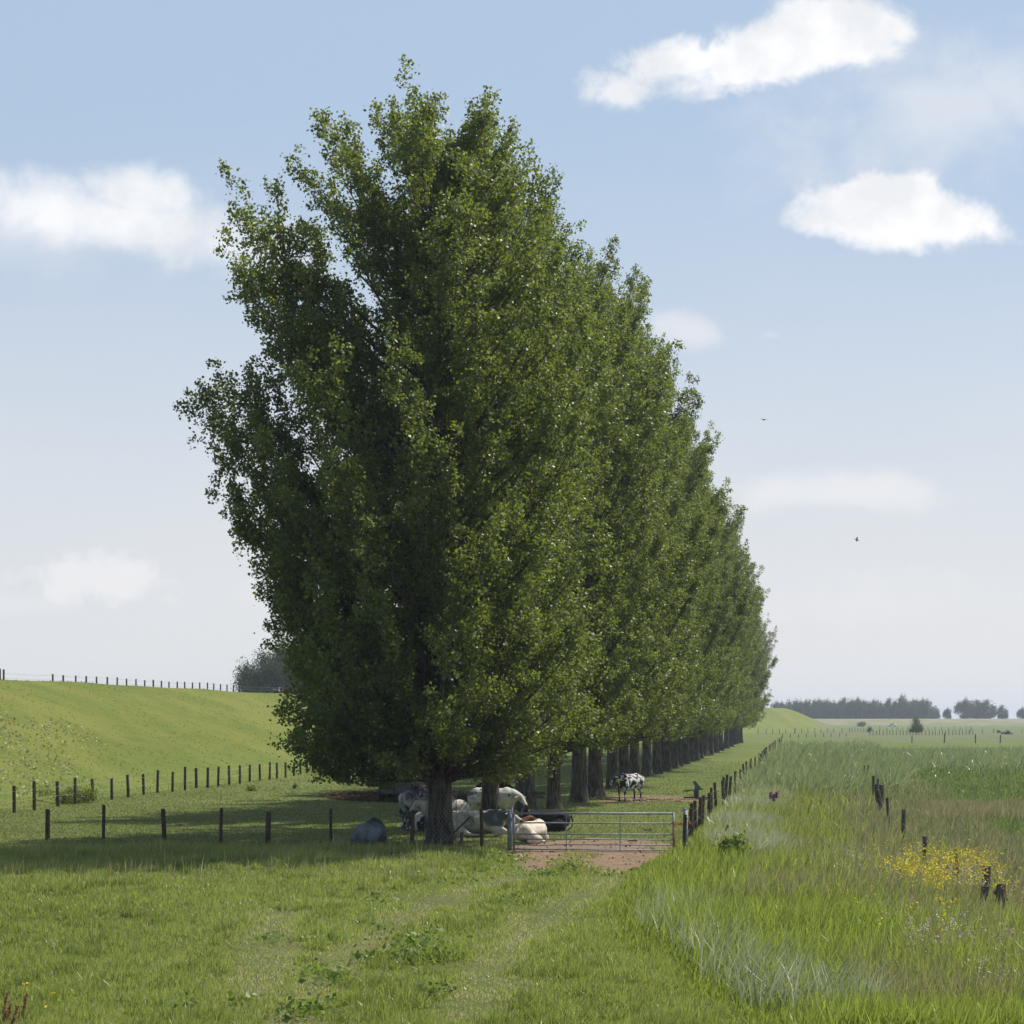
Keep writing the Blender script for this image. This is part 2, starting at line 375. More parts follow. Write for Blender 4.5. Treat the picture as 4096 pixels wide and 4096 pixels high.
tr, _, _ = patch('dirt_track', track_poly, M['soil'], .012, 1, .12, .22); tag(tr, kind='structure')
muck_poly = [P(1270, 3190), P(1380, 3176), P(1620, 3176), P(1900, 3178), P(2150, 3180), P(2200, 3192), P(2000, 3204), P(1620, 3212), P(1400, 3207)]
mk, _, _ = patch('muddy_ground', muck_poly, M['muck'], .02, 2, .2, .4); tag(mk, kind='structure')
mk2, _, _ = patch('worn_path', [P(2380, 3195), P(2480, 3180), P(2760, 3185), P(2850, 3195), P(2850, 3212), P(2700, 3207), P(2480, 3215), P(2370, 3208)], M['soil'], .014, 3, .18, .4); tag(mk2, kind='structure')

# ------------------------------------------------------------------ grasses
def in_patch(x, y, poly):
    pts = np.array(poly); ins = np.zeros(len(x), bool); j = len(pts) - 1
    for i in range(len(pts)):
        xi, yi = pts[i]; xj, yj = pts[j]
        ins ^= ((yi > y) != (yj > y)) & (x < (xj - xi) * (y - yi) / (yj - yi + 1e-12) + xi); j = i
    return ins
def blades(name, x, y, h, w, mat, lean=.35, wind=(0.0, 0.0), seed=0, plume=False, tint=None, label=None, cat=None, z=None, face=None):
    r = np.random.RandomState(seed); n = len(x)
    h = np.broadcast_to(h, n); w = np.broadcast_to(w, n)
    z = ground_z(x, y) if z is None else z
    az = r.uniform(0, 2 * np.pi, n); la = r.uniform(0, 2 * np.pi, n)
    wx, wy = np.cos(az) * w / 2, np.sin(az) * w / 2
    lm = lean * np.minimum(np.abs(r.normal(0, .6, n)), 1.15) * h
    lx, ly = np.cos(la) * lm + wind[0] * h * r.uniform(.3, 1.2, n), np.sin(la) * lm + wind[1] * h * r.uniform(.3, 1.2, n)
    B = np.stack([x, y, z - .02], 1); Wv = np.stack([wx, wy, wx * 0], 1)
    dz = np.stack([lx * 0, ly * 0, h], 1); L = np.stack([lx, ly, lx * 0], 1)
    drop = (lx ** 2 + ly ** 2) / np.maximum(h, 1e-3) * .45; dz[:, 2] -= np.minimum(drop, h * .5)
    mid = B + dz * .55 + L * .30; tip = B + dz + L
    wb, wm = (.25, 1.0) if plume else (1.0, .85)
    V = np.stack([B - Wv * wb, B + Wv * wb, mid + Wv * wm, mid - Wv * wm, tip], 1).reshape(-1, 3)
    i = np.arange(n)[:, None] * 5
    q = i + np.array([[0, 1, 2, 3]]); t = i + np.array([[3, 2, 4]])
    tint = r.uniform(0, 1, n) if tint is None else tint
    me = np_mesh(name, V, [q, t], {'tint': ('POINT', 'FLOAT', np.repeat(tint, 5))})
    return tag(obj(name, me, None, mat), label, cat, kind='stuff')
def scatter(n, y0, y1, cond, seed, p=1.6, marg=.04):
    """random ground positions in the wedge the photo shows (with a margin), denser near the camera"""
    r = np.random.RandomState(seed)
    u = r.uniform(0, 1, n); a = 1 - p
    Y = (y0 ** a + u * (y1 ** a - y0 ** a)) ** (1 / a) if abs(a) > 1e-6 else y0 * (y1 / y0) ** u
    X = r.uniform(-.5 - marg - .02, .5 + marg + .02, n) * 4096 / F * Y
    k = cond(X, Y); return X[k], Y[k]
lat = lambda x, y: KR * y - x
Rn = np.random.RandomState(5)
TRK = track_poly; MUCK = muck_poly
# lush meadow in the foreground
x, y = scatter(820000, 21.5, 56.0, lambda x, y: (lat(x, y) > border(y) - .3) & ~(in_patch(x, y, TRK) & (wob(x, y, 2.3) > -.8 + 1.1 * np.exp(-((x - P(2310, 3470)[0]) / .5) ** 2) * (y < 53.5))), 11, 1.5)
den = wob(x, y, .9) * .5 + wob(x + 9, y - 4, 2.4) * .35 + wob(x, y, 6.0) * .25
def ruts(x, y):
    d = np.full(len(x), 9.0)
    for line in ([(1150, 4096), (1330, 3880), (1560, 3700), (1880, 3560), (2160, 3490)], [(1840, 4096), (1960, 3880), (2120, 3700), (2330, 3580), (2520, 3510)], [(1000, 4000), (1080, 3800), (1120, 3650)]):
        p = [np.array(P(*q)) for q in line]
        for a, b in zip(p, p[1:]):
            t = np.clip(((x - a[0]) * (b - a)[0] + (y - a[1]) * (b - a)[1]) / ((b - a) ** 2).sum(), 0, 1)
            d = np.minimum(d, np.hypot(x - a[0] - t * (b - a)[0], y - a[1] - t * (b - a)[1]))
    return np.exp(-(d / (.42 + .15 * wob(x, y, 1.1))) ** 2)
rut = ruts(x, y)
k = np.random.RandomState(8).uniform(0, 1, len(x)) > rut * .6 * (wob(x, y, 1.7) > -.5); x, y, den, rut = x[k], y[k], den[k], rut[k]
tall_ = 1 + .9 * sm(y, 46, 53) * (lat(x, y) > 9)
track = np.clip(.30 * np.exp(-((lat(x, y) - 8.2) / 2.4) ** 2) + rut, 0, 1)
hh = (.125 + .12 * den) * tall_ * np.random.RandomState(1).uniform(.5, 1.35, len(x)) * (1 - .5 * track)
tn = np.clip(np.random.RandomState(2).uniform(0, .96, len(x)) * .75 + .36 * den + .08 + .34 * track, 0, .96)
tn[np.random.RandomState(3).uniform(0, 1, len(x)) > .965 - .12 * track - .24 * rut] = 1.0  # paler, strawier tracks: glint of bent grass is painted into the tint
blades('meadow_grass', x, y, np.maximum(hh, .04), .008 + .00024 * y, M['grass'], 1.1, (.22, -.08), 12, tint=tn, label='short lush green grass covering the meadow in front of the fence', cat='grass')
cr = np.random.RandomState(44); tx, ty = scatter(900, 22, 54, lambda x, y: (lat(x, y) > border(y) + .4) & ~in_patch(x, y, TRK) & (ruts(x, y) < .3), 45, 1.5)
tr_ = cr.uniform(.08, .30, len(tx)); kk = np.repeat(np.arange(len(tx)), (tr_ * 480).astype(int))
x = tx[kk] + cr.normal(0, .5, len(kk)) * tr_[kk]; y = ty[kk] + cr.normal(0, .5, len(kk)) * tr_[kk]
blades('grass_tufts', x, y, cr.uniform(.14, .30, len(x)), .009 + .00022 * y, M['grass'], .9, (.15, -.05), 46, tint=np.clip(cr.uniform(0, .35, len(x)) + .4 * (kk % 3 == 0), 0, .96), label='taller darker tufts of grass dotted about the meadow', cat='grass')
# grazed pasture behind the fence
x, y = scatter(230000, 55.0, 170.0, lambda x, y: (lat(x, y) > border(y)) & (lat(x, y) < 36) & ~in_patch(x, y, MUCK) & ~in_patch(x, y, TRK), 13, 2.0)
blades('pasture_grass', x, y, np.random.RandomState(4).uniform(.03, .10, len(x)), .012 + .0004 * y, M['pasture'], .8, (.1, 0), 14, tint=np.clip(Rn.uniform(0, .99, len(x)), 0, 1), label='short yellow-green grazed grass between the two fences and under the poplars', cat='grass')
# dike slope
x, y = scatter(22000, 90.0, 420.0, lambda x, y: (lat(x, y) > 34.5) & (lat(x, y) < 58), 15, 2.0)
M['dike'] = leaf_mat('dike_grass', (.15, .185, .04), (.22, .235, .07), (.26, .32, .05), .35, .6, .2)
blades('dike_grass', x, y, .10 + .04 * wob(x, y, .5), .02 + .0004 * y, M['dike'], .9, (.1, 0), 16, tint=np.clip(Rn.uniform(.35, 1.0, len(x)), 0, .969), label='bright green grass covering the slope of the dike', cat='grass')
# tall grass bank right of the gate and track
def bank(x, y): return (lat(x, y) < border(y)) & (lat(x, y) > -3.9)
x, y = scatter(250000, 21.5, 150, bank, 17, 1.7)
l = lat(x, y); n_ = wob(x, y, .8)
strawy = sm(-l + .8 * n_, .2, 2.2) * sm(y, 30, 42) * .9
k = np.random.RandomState(6).uniform(0, 1, len(x)) > strawy
rise = .35 + .65 * sm(border(y) - l, 0, 1.2)
blades('bank_grass', x[k], y[k], ((.62 + .2 * n_) * rise * np.random.RandomState(7).uniform(.45, 1.25, len(x)))[k], (.016 + .00028 * y)[k], M['tall'], .7, (.20, -.06), 18, label='tall bright green sedge growing along the ditch right of the gate', cat='grass')
x2, y2 = scatter(120000, 24, 150, lambda x, y: (lat(x, y) < 1.8 + .7 * wob(x, y, .7)) & (lat(x, y) > -6.5 + wob(x, y, .5)) & ~((lat(x, y) > -1.2 + .8 * wob(x, y, .6)) & (y < 38)), 19, 1.7)
blades('straw_grass', x2, y2, Rn.uniform(.5, 1.0, len(x2)) * (.72 + .1 * wob(x2, y2, .9)), .007 + .00028 * y2, M['straw'], .6, (.2, 0), 20, plume=True, label='straw-coloured flowering grass on the strip along the old stake fence', cat='grass')
# right hand field
x, y = scatter(240000, 34, 155, lambda x, y: lat(x, y) < -3.6, 21, 1.7)
blades('field_grass', x, y, (.34 + .12 * wob(x, y, .25)) * Rn.uniform(.5, 1.2, len(x)), .014 + .0004 * y, M['field'], .8, (.25, 0), 22, label='dense dark green grass of the field beyond the old stakes', cat='grass')
x, y = scatter(60000, 60, 100, lambda x, y: (lat(x, y) < -4.5) & (np.abs(y - 77 + 2.0 * wob(x, y, .2)) < 7), 23, 1.7)
blades('pale_field_grass', x, y, Rn.uniform(.35, .62, len(x)), .008 + .0003 * y, M['straw'], .4, (.15, 0), 24, plume=True, label='pale seeding grass in a band across the right-hand field', cat='grass')
# reed belt
def belt(x, y):
    l = lat(x, y)
    return ((l < border(y) - .4 - .4 * wob(x, y, .2)) & (l > -5.5 - .02 * (y - 100) + wob(x, y, .15)) & (y > 92 + 8 * wob(x, y, .12) + 2.0 * np.maximum(-l, 0)) & (y < 250 - 10 * wob(x, y, .1))) | ((l < -4.5) & (y > 138 + 5 * wob(x, y, .08)) & (y < 200 + 8 * wob(x, y, .1)))
x, y = scatter(190000, 80, 262, belt, 25, 2.0)
blades('reeds', x, y, Rn.uniform(.5, 1.15, len(x)) * (1.35 + .25 * wob(x, y, .3)), .03 + .00035 * y, M['reed'], 1.0, (.42, -.1), 26, label='belt of grey-green reeds crossing from the ditch to the right edge', cat='reeds')
# silver clumps
def clump(xc, yc, rx, ry, rot=0.0):
    def f(x, y):
        dx, dy = x - xc, y - yc; c, s = math.cos(rot), math.sin(rot)
        a, b = (dx * c + dy * s) / rx, (-dx * s + dy * c) / ry
        return a * a + b * b + .45 * wob(x, y, 2.0) < 1
    return f
def cl_pts(n, f, xr, yr, seed):
    r = np.random.RandomState(seed); x = r.uniform(*xr, n); y = r.uniform(*yr, n); k = f(x, y); return x[k], y[k]
sx, sy = [], []
for (px, py, rx, ry, n) in [(2990, 3330, 1.0, 4.2, 12000), (2960, 3260, 1.0, 4.6, 11000), (3010, 3190, 1.0, 5.0, 10000), (3060, 3150, .9, 5.0, 6000)]:
    cx, cy = P(px, py, .6); a, b = cl_pts(n, clump(cx, cy, rx, ry), (cx - 2 * rx, cx + 2 * rx), (cy - 1.3 * ry, cy + 1.3 * ry), int(px)); sx.append(a); sy.append(b)
x, y = np.concatenate(sx), np.concatenate(sy)
blades('silver_grass', x, y, Rn.uniform(.5, 1.1, len(x)) * .85, .016 + .00018 * y, M['silver'], 1.2, (.65, -.2), 31, label='silvery windblown grass clumps on the bank beside the stake fence right of the gate', cat='grass')
def fr(x, y):
    t = np.clip((y - 24) / 12, 0, 1); edge_l = border(y) - .55
    return (np.abs(lat(x, y) - edge_l + .55 + .35 * wob(x, y, 1.6)) < .50 + .38 * wob(x, y, 2.2)) & (y < 37)
x, y = scatter(26000, 24.0, 37, fr, 33, 1.7)
blades('silver_sedge', x, y, Rn.uniform(.45, 1.1, len(x)) * .85, .02, M['silver'], .8, (.40, -.08), 34, label='grey silvery sedge along the near edge of the ditch bank', cat='grass')
# seed heads standing above the uncut meadow edge
x, y = scatter(2600, 40, 56, lambda x, y: (lat(x, y) > 9) & (y > 44), 35, 1.7)
blades('seed_stems', x, y, Rn.uniform(.3, .55, len(x)), .018, M['straw'], .4, (.1, 0), 36, plume=True, label='thin pale seed stems standing above the meadow grass near the front fence', cat='grass')

def leaflets(name, C, size, mat, seed, label=None, cat=None, flat=.5, parent=None, kind='stuff', aspect=.8, tint=None, up=0.0):
    """many kite-shaped leaves with random directions centred at C"""
    r = np.random.RandomState(seed); n = len(C)
    a = r.normal(0, 1, (n, 3)); a[:, 2] *= flat; a[:, 2] += up; a /= np.linalg.norm(a, axis=1)[:, None]
    b = r.normal(0, 1, (n, 3)); b -= a * (a * b).sum(1)[:, None]; b /= np.linalg.norm(b, axis=1)[:, None]
    s = (np.broadcast_to(size, n) * r.uniform(.6, 1.25, n))[:, None]
    c = np.cross(a, b); fold = c * s * .12
    V = np.stack([C - a * s * .5, C + b * s * .5 * aspect - a * s * .1 + fold, C + a * s * .6, C - b * s * .5 * aspect - a * s * .1 + fold], 1).reshape(-1, 3)
    q = np.arange(n)[:, None] * 4 + np.array([[0, 1, 2, 3]])
    tint = r.uniform(0, 1, n) if tint is None else tint
    me = np_mesh(name, V, [q], {'tint': ('FACE', 'FLOAT', tint)})
    o = obj(name, me, parent, mat)
    if parent is None: tag(o, label, cat, kind=kind)
    return o
# broad dock leaves in the meadow
r = np.random.RandomState(40); Cs = []; Sz = []
docks = [(2000, 3440, .9, 90), (2080, 3455, .6, 60), (2240, 3470, .7, 90), (2255, 3495, .6, 70), (2200, 3510, .8, 80), (2420, 3510, .6, 50), (2560, 3500, .3, 25), (1920, 3500, 1.0, 60),
         (1830, 3545, .8, 40), (1690, 3780, .9, 130), (1640, 3840, .9, 110), (1740, 3850, .6, 60), (1470, 3860, .4, 40), (1290, 3920, .6, 70), (1330, 3950, .5, 60), (1230, 4060, .6, 90),
         (1180, 4080, .5, 60), (1750, 3990, .35, 40), (1270, 3780, .5, 40), (1080, 3780, .5, 30), (2040, 3610, .5, 30), (1500, 3620, .6, 40), (730, 4050, .3, 20), (950, 4040, .3, 25), (1560, 3740, .5, 40)]
for (px, py, rr, n) in docks:
    cx, cy = P(px, py); n = int(n * 1.6); a = r.normal(0, .42, (n, 2)) * rr; X_, Y_ = cx + a[:, 0], cy + a[:, 1] * 1.5
    Cs.append(np.stack([X_, Y_, ground_z(X_, Y_) + r.uniform(.06, .2, n)], 1)); Sz.append(r.uniform(.05, .12, n))
leaflets('broad_leaf_weeds', np.concatenate(Cs), np.concatenate(Sz), M['dock'], 41, 'patches of broad-leaved weeds scattered in the meadow and by the dirt track', 'weeds', flat=.35, aspect=.7, up=.5)
cx, cy = P(2930, 3395, .4); root = empty('dock_plant', (cx, cy, gz(cx, cy))); tag(root, 'dark broad-leaved dock plant in the tall grass right of the gate', 'plant')
a = r.normal(0, .2, (420, 3)); leaflets('foliage', np.stack([a[:, 0], a[:, 1], .45 + a[:, 2] * .9], 1), .17, M['dock'], 42, flat=1.0, aspect=.5, up=.4, parent=root)
m = MB(); m.tube([(0, 0, -.1), (.02, 0, .4), (.05, 0, .95)], [.015, .012, .006], 6); m.build('stem', M['dock'], root)
# yellow flowers
def flower_patch(name, spec, size, mat, seed, hgt, label, cat, per=7, spread=.05):
    r = np.random.RandomState(seed); C = []
    for (px, py, rx, ry, n) in spec:
        cx, cy = P(px, py, hgt)
        a = r.normal(0, .5, (n, 2)); X_, Y_ = cx + a[:, 0] * rx, cy + a[:, 1] * ry
        Z_ = ground_z(X_, Y_) + hgt * r.uniform(.75, 1.2, n)
        H_ = np.stack([X_, Y_, Z_], 1); H_ = np.repeat(H_, per, 0) + r.normal(0, 1, (n * per, 3)) * (spread, spread, spread * 1.5); C.append(H_)
    return leaflets(name, np.concatenate(C), size, mat, seed, label, cat, flat=1.0)
flower_patch('yellow_flowers', [(3660, 3440, .9, 3.0, 60), (3830, 3415, .9, 2.4, 75), (3760, 3480, 1.0, 3.0, 80), (3900, 3420, .6, 2.0, 30), (3650, 3470, .5, 2.5, 30), (3990, 3520, 1.2, 3, 25), (3780, 3640, 1.6, 3.5, 14)], .042, M['yellow'], 50, .85, 'mass of yellow flowers in the tall grass near the leaning stakes', 'flowers')
flower_patch('pale_umbels', [(3400, 3420, .8, 2.0, 45), (3800, 3690, .7, 1.2, 45), (3880, 3500, .4, 1.5, 30), (3980, 3845, .4, .7, 18), (3700, 3720, .5, .6, 16), (3560, 3620, .5, 1, 8)], .028, M['pink'], 51, .8, 'pale pinkish flower heads scattered in the bank grass', 'flowers', per=9, spread=.03)
flower_patch('meadow_buttercups', [(190, 3990, .4, .8, 9), (120, 3940, .2, .5, 3)], .035, M['yellow'], 52, .28, 'few small yellow flowers at the lower left of the meadow', 'flowers', per=3, spread=.012)
def spike(name, px, py, h, mat, size, seed, label, cat, group, rad=.02):
    X, Y = P(px, py, h); z = gz(X, Y); root = empty(name, (X, Y, z)); tag(root, label, cat, group)
    r = np.random.RandomState(seed); n = 220; t = r.uniform(.35, 1, n) if h < .6 else r.uniform(1 - .28 / h, 1, n)
    leaflets('flower_spike', np.stack([r.normal(0, rad, n) + .06 * t * t, r.normal(0, rad, n), h * t], 1), size, mat, seed, parent=root, flat=1.0)
    m = MB(); m.tube([(0, 0, -.03), (.02, 0, h * .5), (.06, 0, h)], [.006, .005, .003], 5); m.build('stem', M['rust_stem'], root)
M['rust_stem'] = simple('dry_stem', (.16, .10, .05), (.10, .12, .04), 9, .8, .2)
for k, (px, py, h, lb) in enumerate([(3078, 3168, .95, 'left'), (3090, 3176, .9, 'middle'), (3102, 3166, 1.0, 'right')]):
    spike('purple_flower', px, py, h, M['purple'], .05, 530 + k, lb + ' one of three purple flower spikes on the ditch bank', 'flower', 'purple flower spikes on the bank', .03)
for k, (px, py, h, lb) in enumerate([(12, 3965, .45, 'tall rust-brown sorrel stalk at the left edge of the meadow corner'), (26, 4012, .35, 'rust-brown sorrel stalk at the middle of the corner clump'), (54, 4020, .32, 'rust-brown sorrel stalk leaning at the right side of the corner clump'),
                                   (8, 4040, .3, 'low rust-brown sorrel stalk close to the lower left corner'), (40, 4062, .3, 'lowest rust-brown sorrel stalk of the corner clump'), (90, 3975, .42, 'thin dark seed stalk standing alone right of the sorrel clump')]):
    spike('sorrel_stalk', px, py, h, M['rust'], .022, 540 + k, lb, 'plant', 'sorrel stalks in the corner', .012)
# pale flowering weeds at the dike's toe, left edge
r = np.random.RandomState(60)
x = r.uniform(-56, -20, 26000); y = r.uniform(80, 170, 26000); d_ = lat(x, y) - toe(y)
k = (d_ > .8) & (((d_ - 2.0) / 11) ** 2 + ((y - 98 + x * 0) / 24) ** 2 + .5 * wob(x, y, .5) < 1) & (x / y < -.232 - .02 * wob(x, y, .8))
x, y = x[k], y[k]; hz = .25 + .30 * np.maximum(wob(x, y, 1.2) + .4, 0)
leaflets('flowering_weeds', np.stack([x, y, ground_z(x, y) + hz * r.uniform(.2, 1, len(x))], 1), .16, M['weed'], 61, 'pale cream flowering weeds at the foot of the dike on the left edge', 'weeds', flat=.8, tint=np.clip(hz * 1.4 + r.uniform(-.3, .3, len(x)), 0, 1))

# ------------------------------------------------------------------ bushes
def bush(name, X, Y, rx, ry, h, n, size, mat, seed, label, trunk=False, cat='bush', group=None, zoff=0.0):
    root = empty(name, (X, Y, gz(X, Y))); tag(root, label, cat, group)
    r = np.random.RandomState(seed); nb = 14
    bc = r.normal(0, .38, (nb, 3)); bc[:, 2] = np.abs(bc[:, 2]) * .9 + .1
    k = r.randint(0, nb, n); p = bc[k] + r.normal(0, .17, (n, 3)); p[:, 2] = np.abs(p[:, 2])
    C = p * np.array([rx, ry, h * .95]) + (0, 0, zoff)
    leaflets('foliage', C, size, mat, seed + 1, parent=root, flat=1.0)
    m = MB()
    for q in range(4):
        b = bc[q]; m.tube([(0, 0, -.1), (b[0] * rx * .3, b[1] * ry * .3, h * .3 + zoff), (b[0] * rx, b[1] * ry, b[2] * h + zoff)], [.03 * h, .02 * h, .01 * h], 5)
    m.build('stem', M['bark'], root)
    return root
X, Y = P(318, 3212); bush('low_shrub', X, Y, 1.35, 1.0, .9, 5200, .07, M['leaf'], 70, 'low green shrub growing among the posts of the back fence at the left')
X, Y = P(1005, 3166); bush('thistle_tuft', X, Y, .35, .35, .32, 500, .07, M['leaf'], 71, 'small dark weed tuft in the pasture, the larger of two before the dike')
X, Y = P(1180, 3157); bush('thistle_tuft', X, Y, .2, .2, .3, 250, .07, M['leaf'], 72, 'small dark weed tuft in the pasture, the one nearer the front poplar')
X, Y = XA(3665, 470), 470; bush('round_tree', X, Y, 2.5, 2.2, 2.5, 6500, .18, M['leaf_far'], 73, 'dark small tree standing alone among the field stakes', cat='tree', zoff=.5)
X, Y = XA(3262, 880), 880; bush('far_bush', X, Y, 2.6, 2.2, 2.9, 1500, .4, M['leaf_far'], 74, 'round blue-grey bush beside the end of the dike')
X, Y = XA(3442, 930), 930; bush('far_bush', X, Y, 2.8, 2.2, 2.6, 1500, .4, M['leaf_far'], 75, 'round blue-grey bush in front of the far dike')
X, Y = XA(3475, 560), 560; bush('dry_bush', X, Y, 1.0, .8, 1.9, 900, .16, M['leaf_far'], 76, 'small brownish bush at the end of a row of field stakes')
X, Y = XA(4030, 470), 470; bush('far_bush', X, Y, 1.3, 1.0, .9, 900, .2, M['leaf_far'], 77, 'low dark bush in the far field near the right edge')
X, Y = XA(3995, 520), 520; bush('far_bush', X, Y, .7, .7, .7, 500, .2, M['leaf_far'], 78, 'small dark bush left of the low bush near the right edge')

# ------------------------------------------------------------------ trees
def limb_pts(base, tip, up=.35, n=9):
    """a curve that leaves the trunk outward and turns up to its tip"""
    base, tip = np.array(base), np.array(tip); t = np.linspace(0, 1, n)[:, None]
    d = tip - base; ctrl = base + d * np.array([.70, .70, .60 - up])
    return (1 - t) ** 2 * base + 2 * t * (1 - t) * ctrl + t * t * tip
def crown_leaves(limbs, r, shoots_per_m=3.2, leaves_per=46, shoot_len=1.1, jit=.15):
    Cs = []
    for (pts, w_) in limbs:
        seg = np.linalg.norm(np.diff(pts, axis=0), axis=1).sum()
        ns = max(4, int(seg * shoots_per_m))
        s = r.uniform(.16, 1.0, ns) ** .8
        i = s * (len(pts) - 1); i0 = np.minimum(i.astype(int), len(pts) - 2); f = (i - i0)[:, None]
        p = pts[i0] * (1 - f) + pts[i0 + 1] * f; tdir = pts[i0 + 1] - pts[i0]; tdir /= np.linalg.norm(tdir, axis=1)[:, None]
        dr = tdir * .55 + r.normal(0, .60, (ns, 3)) + np.array([0, 0, .42]); dr /= np.linalg.norm(dr, axis=1)[:, None]
        ln = shoot_len * w_ * r.uniform(.5, 1.3, ns) * (1.2 - .75 * s)
        nl = np.maximum((leaves_per * ln / 1.0).astype(int), 8)
        for q in range(ns):
            t = r.uniform(.02, 1.0, nl[q]) ** .85
            c = p[q] + dr[q] * (ln[q] * t)[:, None]; c[:, 2] -= .12 * (ln[q] * t) ** 2 * .3
            Cs.append(c + r.normal(0, 1, (nl[q], 3)) * (jit * (1.15 - .7 * t))[:, None])
    return np.concatenate(Cs)
def trunk_mb(H, r0, r, lean=(0, 0), flare=1.35, seg=18):
    zs = [-.25, 0, .12, .3, .7, 1.3, 2.2, 3.5, 6, 9, 12, 15, 18, 21, 24, 27]
    zs = [z for z in zs if z < H * .93] + [H * .93]
    V = []; ph = r.uniform(0, 6.28, 4)
    for z in zs:
        t = max(z, 0) / (H * .93); rad = r0 * (1 - t) ** .8 + .015
        fl = 1 + (flare - 1) * math.exp(-max(z, 0) / .45)
        for k in range(seg):
            a = 2 * math.pi * k / seg
            rr = rad * fl * (1 + (.05 + .10 * math.exp(-max(z, 0) / .5)) * math.sin(3 * a + ph[0]) + .04 * math.sin(7 * a + ph[1] + z * .3) + .03 * math.sin(11 * a + ph[2]))
            V.append((rr * math.cos(a) + lean[0] * z + .06 * math.sin(z * .5 + ph[3]) * min(1, z / 4), rr * math.sin(a) + lean[1] * z, z))
    V = np.array(V); nr = len(zs); i = np.arange(nr * seg).reshape(nr, seg); j = np.roll(i, -1, axis=1)
    q = np.stack([i[:-1].ravel(), j[:-1].ravel(), j[1:].ravel(), i[1:].ravel()], 1)
    return V, q
def limbs_mesh(limbs, r, rad=.07):
    Vs, Q, off = [], [], 0
    for (pts, w_) in limbs:
        pts = pts[:-max(1, len(pts) // 6)]; n = len(pts); d = np.gradient(pts, axis=0); d /= np.linalg.norm(d, axis=1)[:, None]
        a = np.cross(d, [0.3, .9, .1]); a /= np.linalg.norm(a, axis=1)[:, None]; b = np.cross(d, a)
        rr = (rad * w_ * (1.05 - np.linspace(0, 1, n)))[:, None]
        ring = [pts + (a * math.cos(t) + b * math.sin(t)) * rr for t in [0, 1.2566, 2.513, 3.77, 5.027]]
        Vs.append(np.stack(ring, 1).reshape(-1, 3)); i = np.arange(n * 5).reshape(n, 5) + off; j = np.roll(i, -1, 1)
        Q.append(np.stack([i[:-1].ravel(), j[:-1].ravel(), j[1:].ravel(), i[1:].ravel()], 1)); off += n * 5
    return np.concatenate(Vs), np.concatenate(Q)
def make_tree_meshes(seed, H, prof, n_limbs, explicit=(), zb=2.3, r0=.40, leaf=.095, lp=46, spm=3.2, sl=1.1, lean=(0, 0), side=None, rad=.07):
    """prof: (height fraction, radius) of the crown; returns trunk mesh and crown mesh"""
    r = np.random.RandomState(seed); limbs = []
    hs, rs = zip(*prof)
    for i in range(n_limbs):
        u = (i + r.uniform(0, 1)) / n_limbs
        zt = zb + (H - zb) * (u ** 1.02)                     # height of the limb's tip
        az = i * 2.39996 + r.uniform(-.5, .5)
        R = np.interp((zt - zb) / (H - zb), hs, rs) * r.uniform(.62, 1.06)
        if side is not None: R *= side(az, (zt - zb) / (H - zb))
        rise = R * r.uniform(.75, 1.35) + .3
        z0 = max(zb * .8 + .25 * r.uniform(0, 1), zt - rise); z0 = min(z0, H * .88)
        tip = np.array([R * math.cos(az), R * math.sin(az), zt + .15 * r.normal()])
        limbs.append((limb_pts((0, 0, z0), tip, .25 if zt > 5 else -.05), min(1.0, .5 + R / 8)))
    # fill near the axis so the crown's core is closed
    for i in range(n_limbs // 2):
        z0 = r.uniform(zb + 1, H * .86); az = r.uniform(0, 6.28); R = r.uniform(.4, 1.8)
        limbs.append((limb_pts((0, 0, z0), (R * math.cos(az), R * math.sin(az), min(z0 + r.uniform(1.5, 3.4), H)), .2), .7))
    for (tip, z0, w_) in explicit: limbs.append((limb_pts((0, 0, z0), tip, .12, 14), w_))
    LV, LQ = limbs_mesh(limbs, r, rad); TV, TQ = trunk_mb(H, r0, r, lean)
    V = np.concatenate([TV, LV]); Q = np.concatenate([TQ, LQ + len(TV)])
    tm = np_mesh('trunk', V, [Q], smooth=True); tm.materials.append(M['bark'])
    C = crown_leaves(limbs, r, spm, lp, sl)
    C = C[C[:, 2] > zb - .55 + .35 * wob(C[:, 0], C[:, 1], 1.3)]
    tmp = leaflets('crown', C, leaf, M['leaf'], seed + 7, flat=.9, aspect=.92, parent=None, kind=None)
    cm = tmp.data; bpy.data.objects.remove(tmp)
    return tm, cm, len(C)

PROF = [(0, 3.6), (.06, 4.9), (.2, 5.4), (.45, 5.2), (.65, 4.7), (.8, 3.8), (.92, 2.6), (1, 1.0)]
variants = []
for sd_, H_ in [(101, 27.5), (102, 28.5), (103, 26.5), (104, 27.5)]:
    rv = np.random.RandomState(sd_ * 3); exv = []
    for q in range(16):                             # leading shoots that stand clear of the crown's outline
        az = rv.uniform(0, 6.28); hz = rv.uniform(.45, .97) * H_; R_ = np.interp((hz - 3) / (H_ - 3), *zip(*PROF)) * rv.uniform(1.0, 1.25)
        for e in range(3): exv.append(((R_ * math.cos(az) + rv.normal() * .25, R_ * math.sin(az) + rv.normal() * .25, hz + .9 + rv.normal() * .4), max(2.5, hz - R_ * 1.5), .8))
    variants.append((H_,) + make_tree_meshes(sd_, H_, PROF, 150, exv, zb=3.3, r0=.34, leaf=.110, lp=80, sl=1.2, spm=2.3))
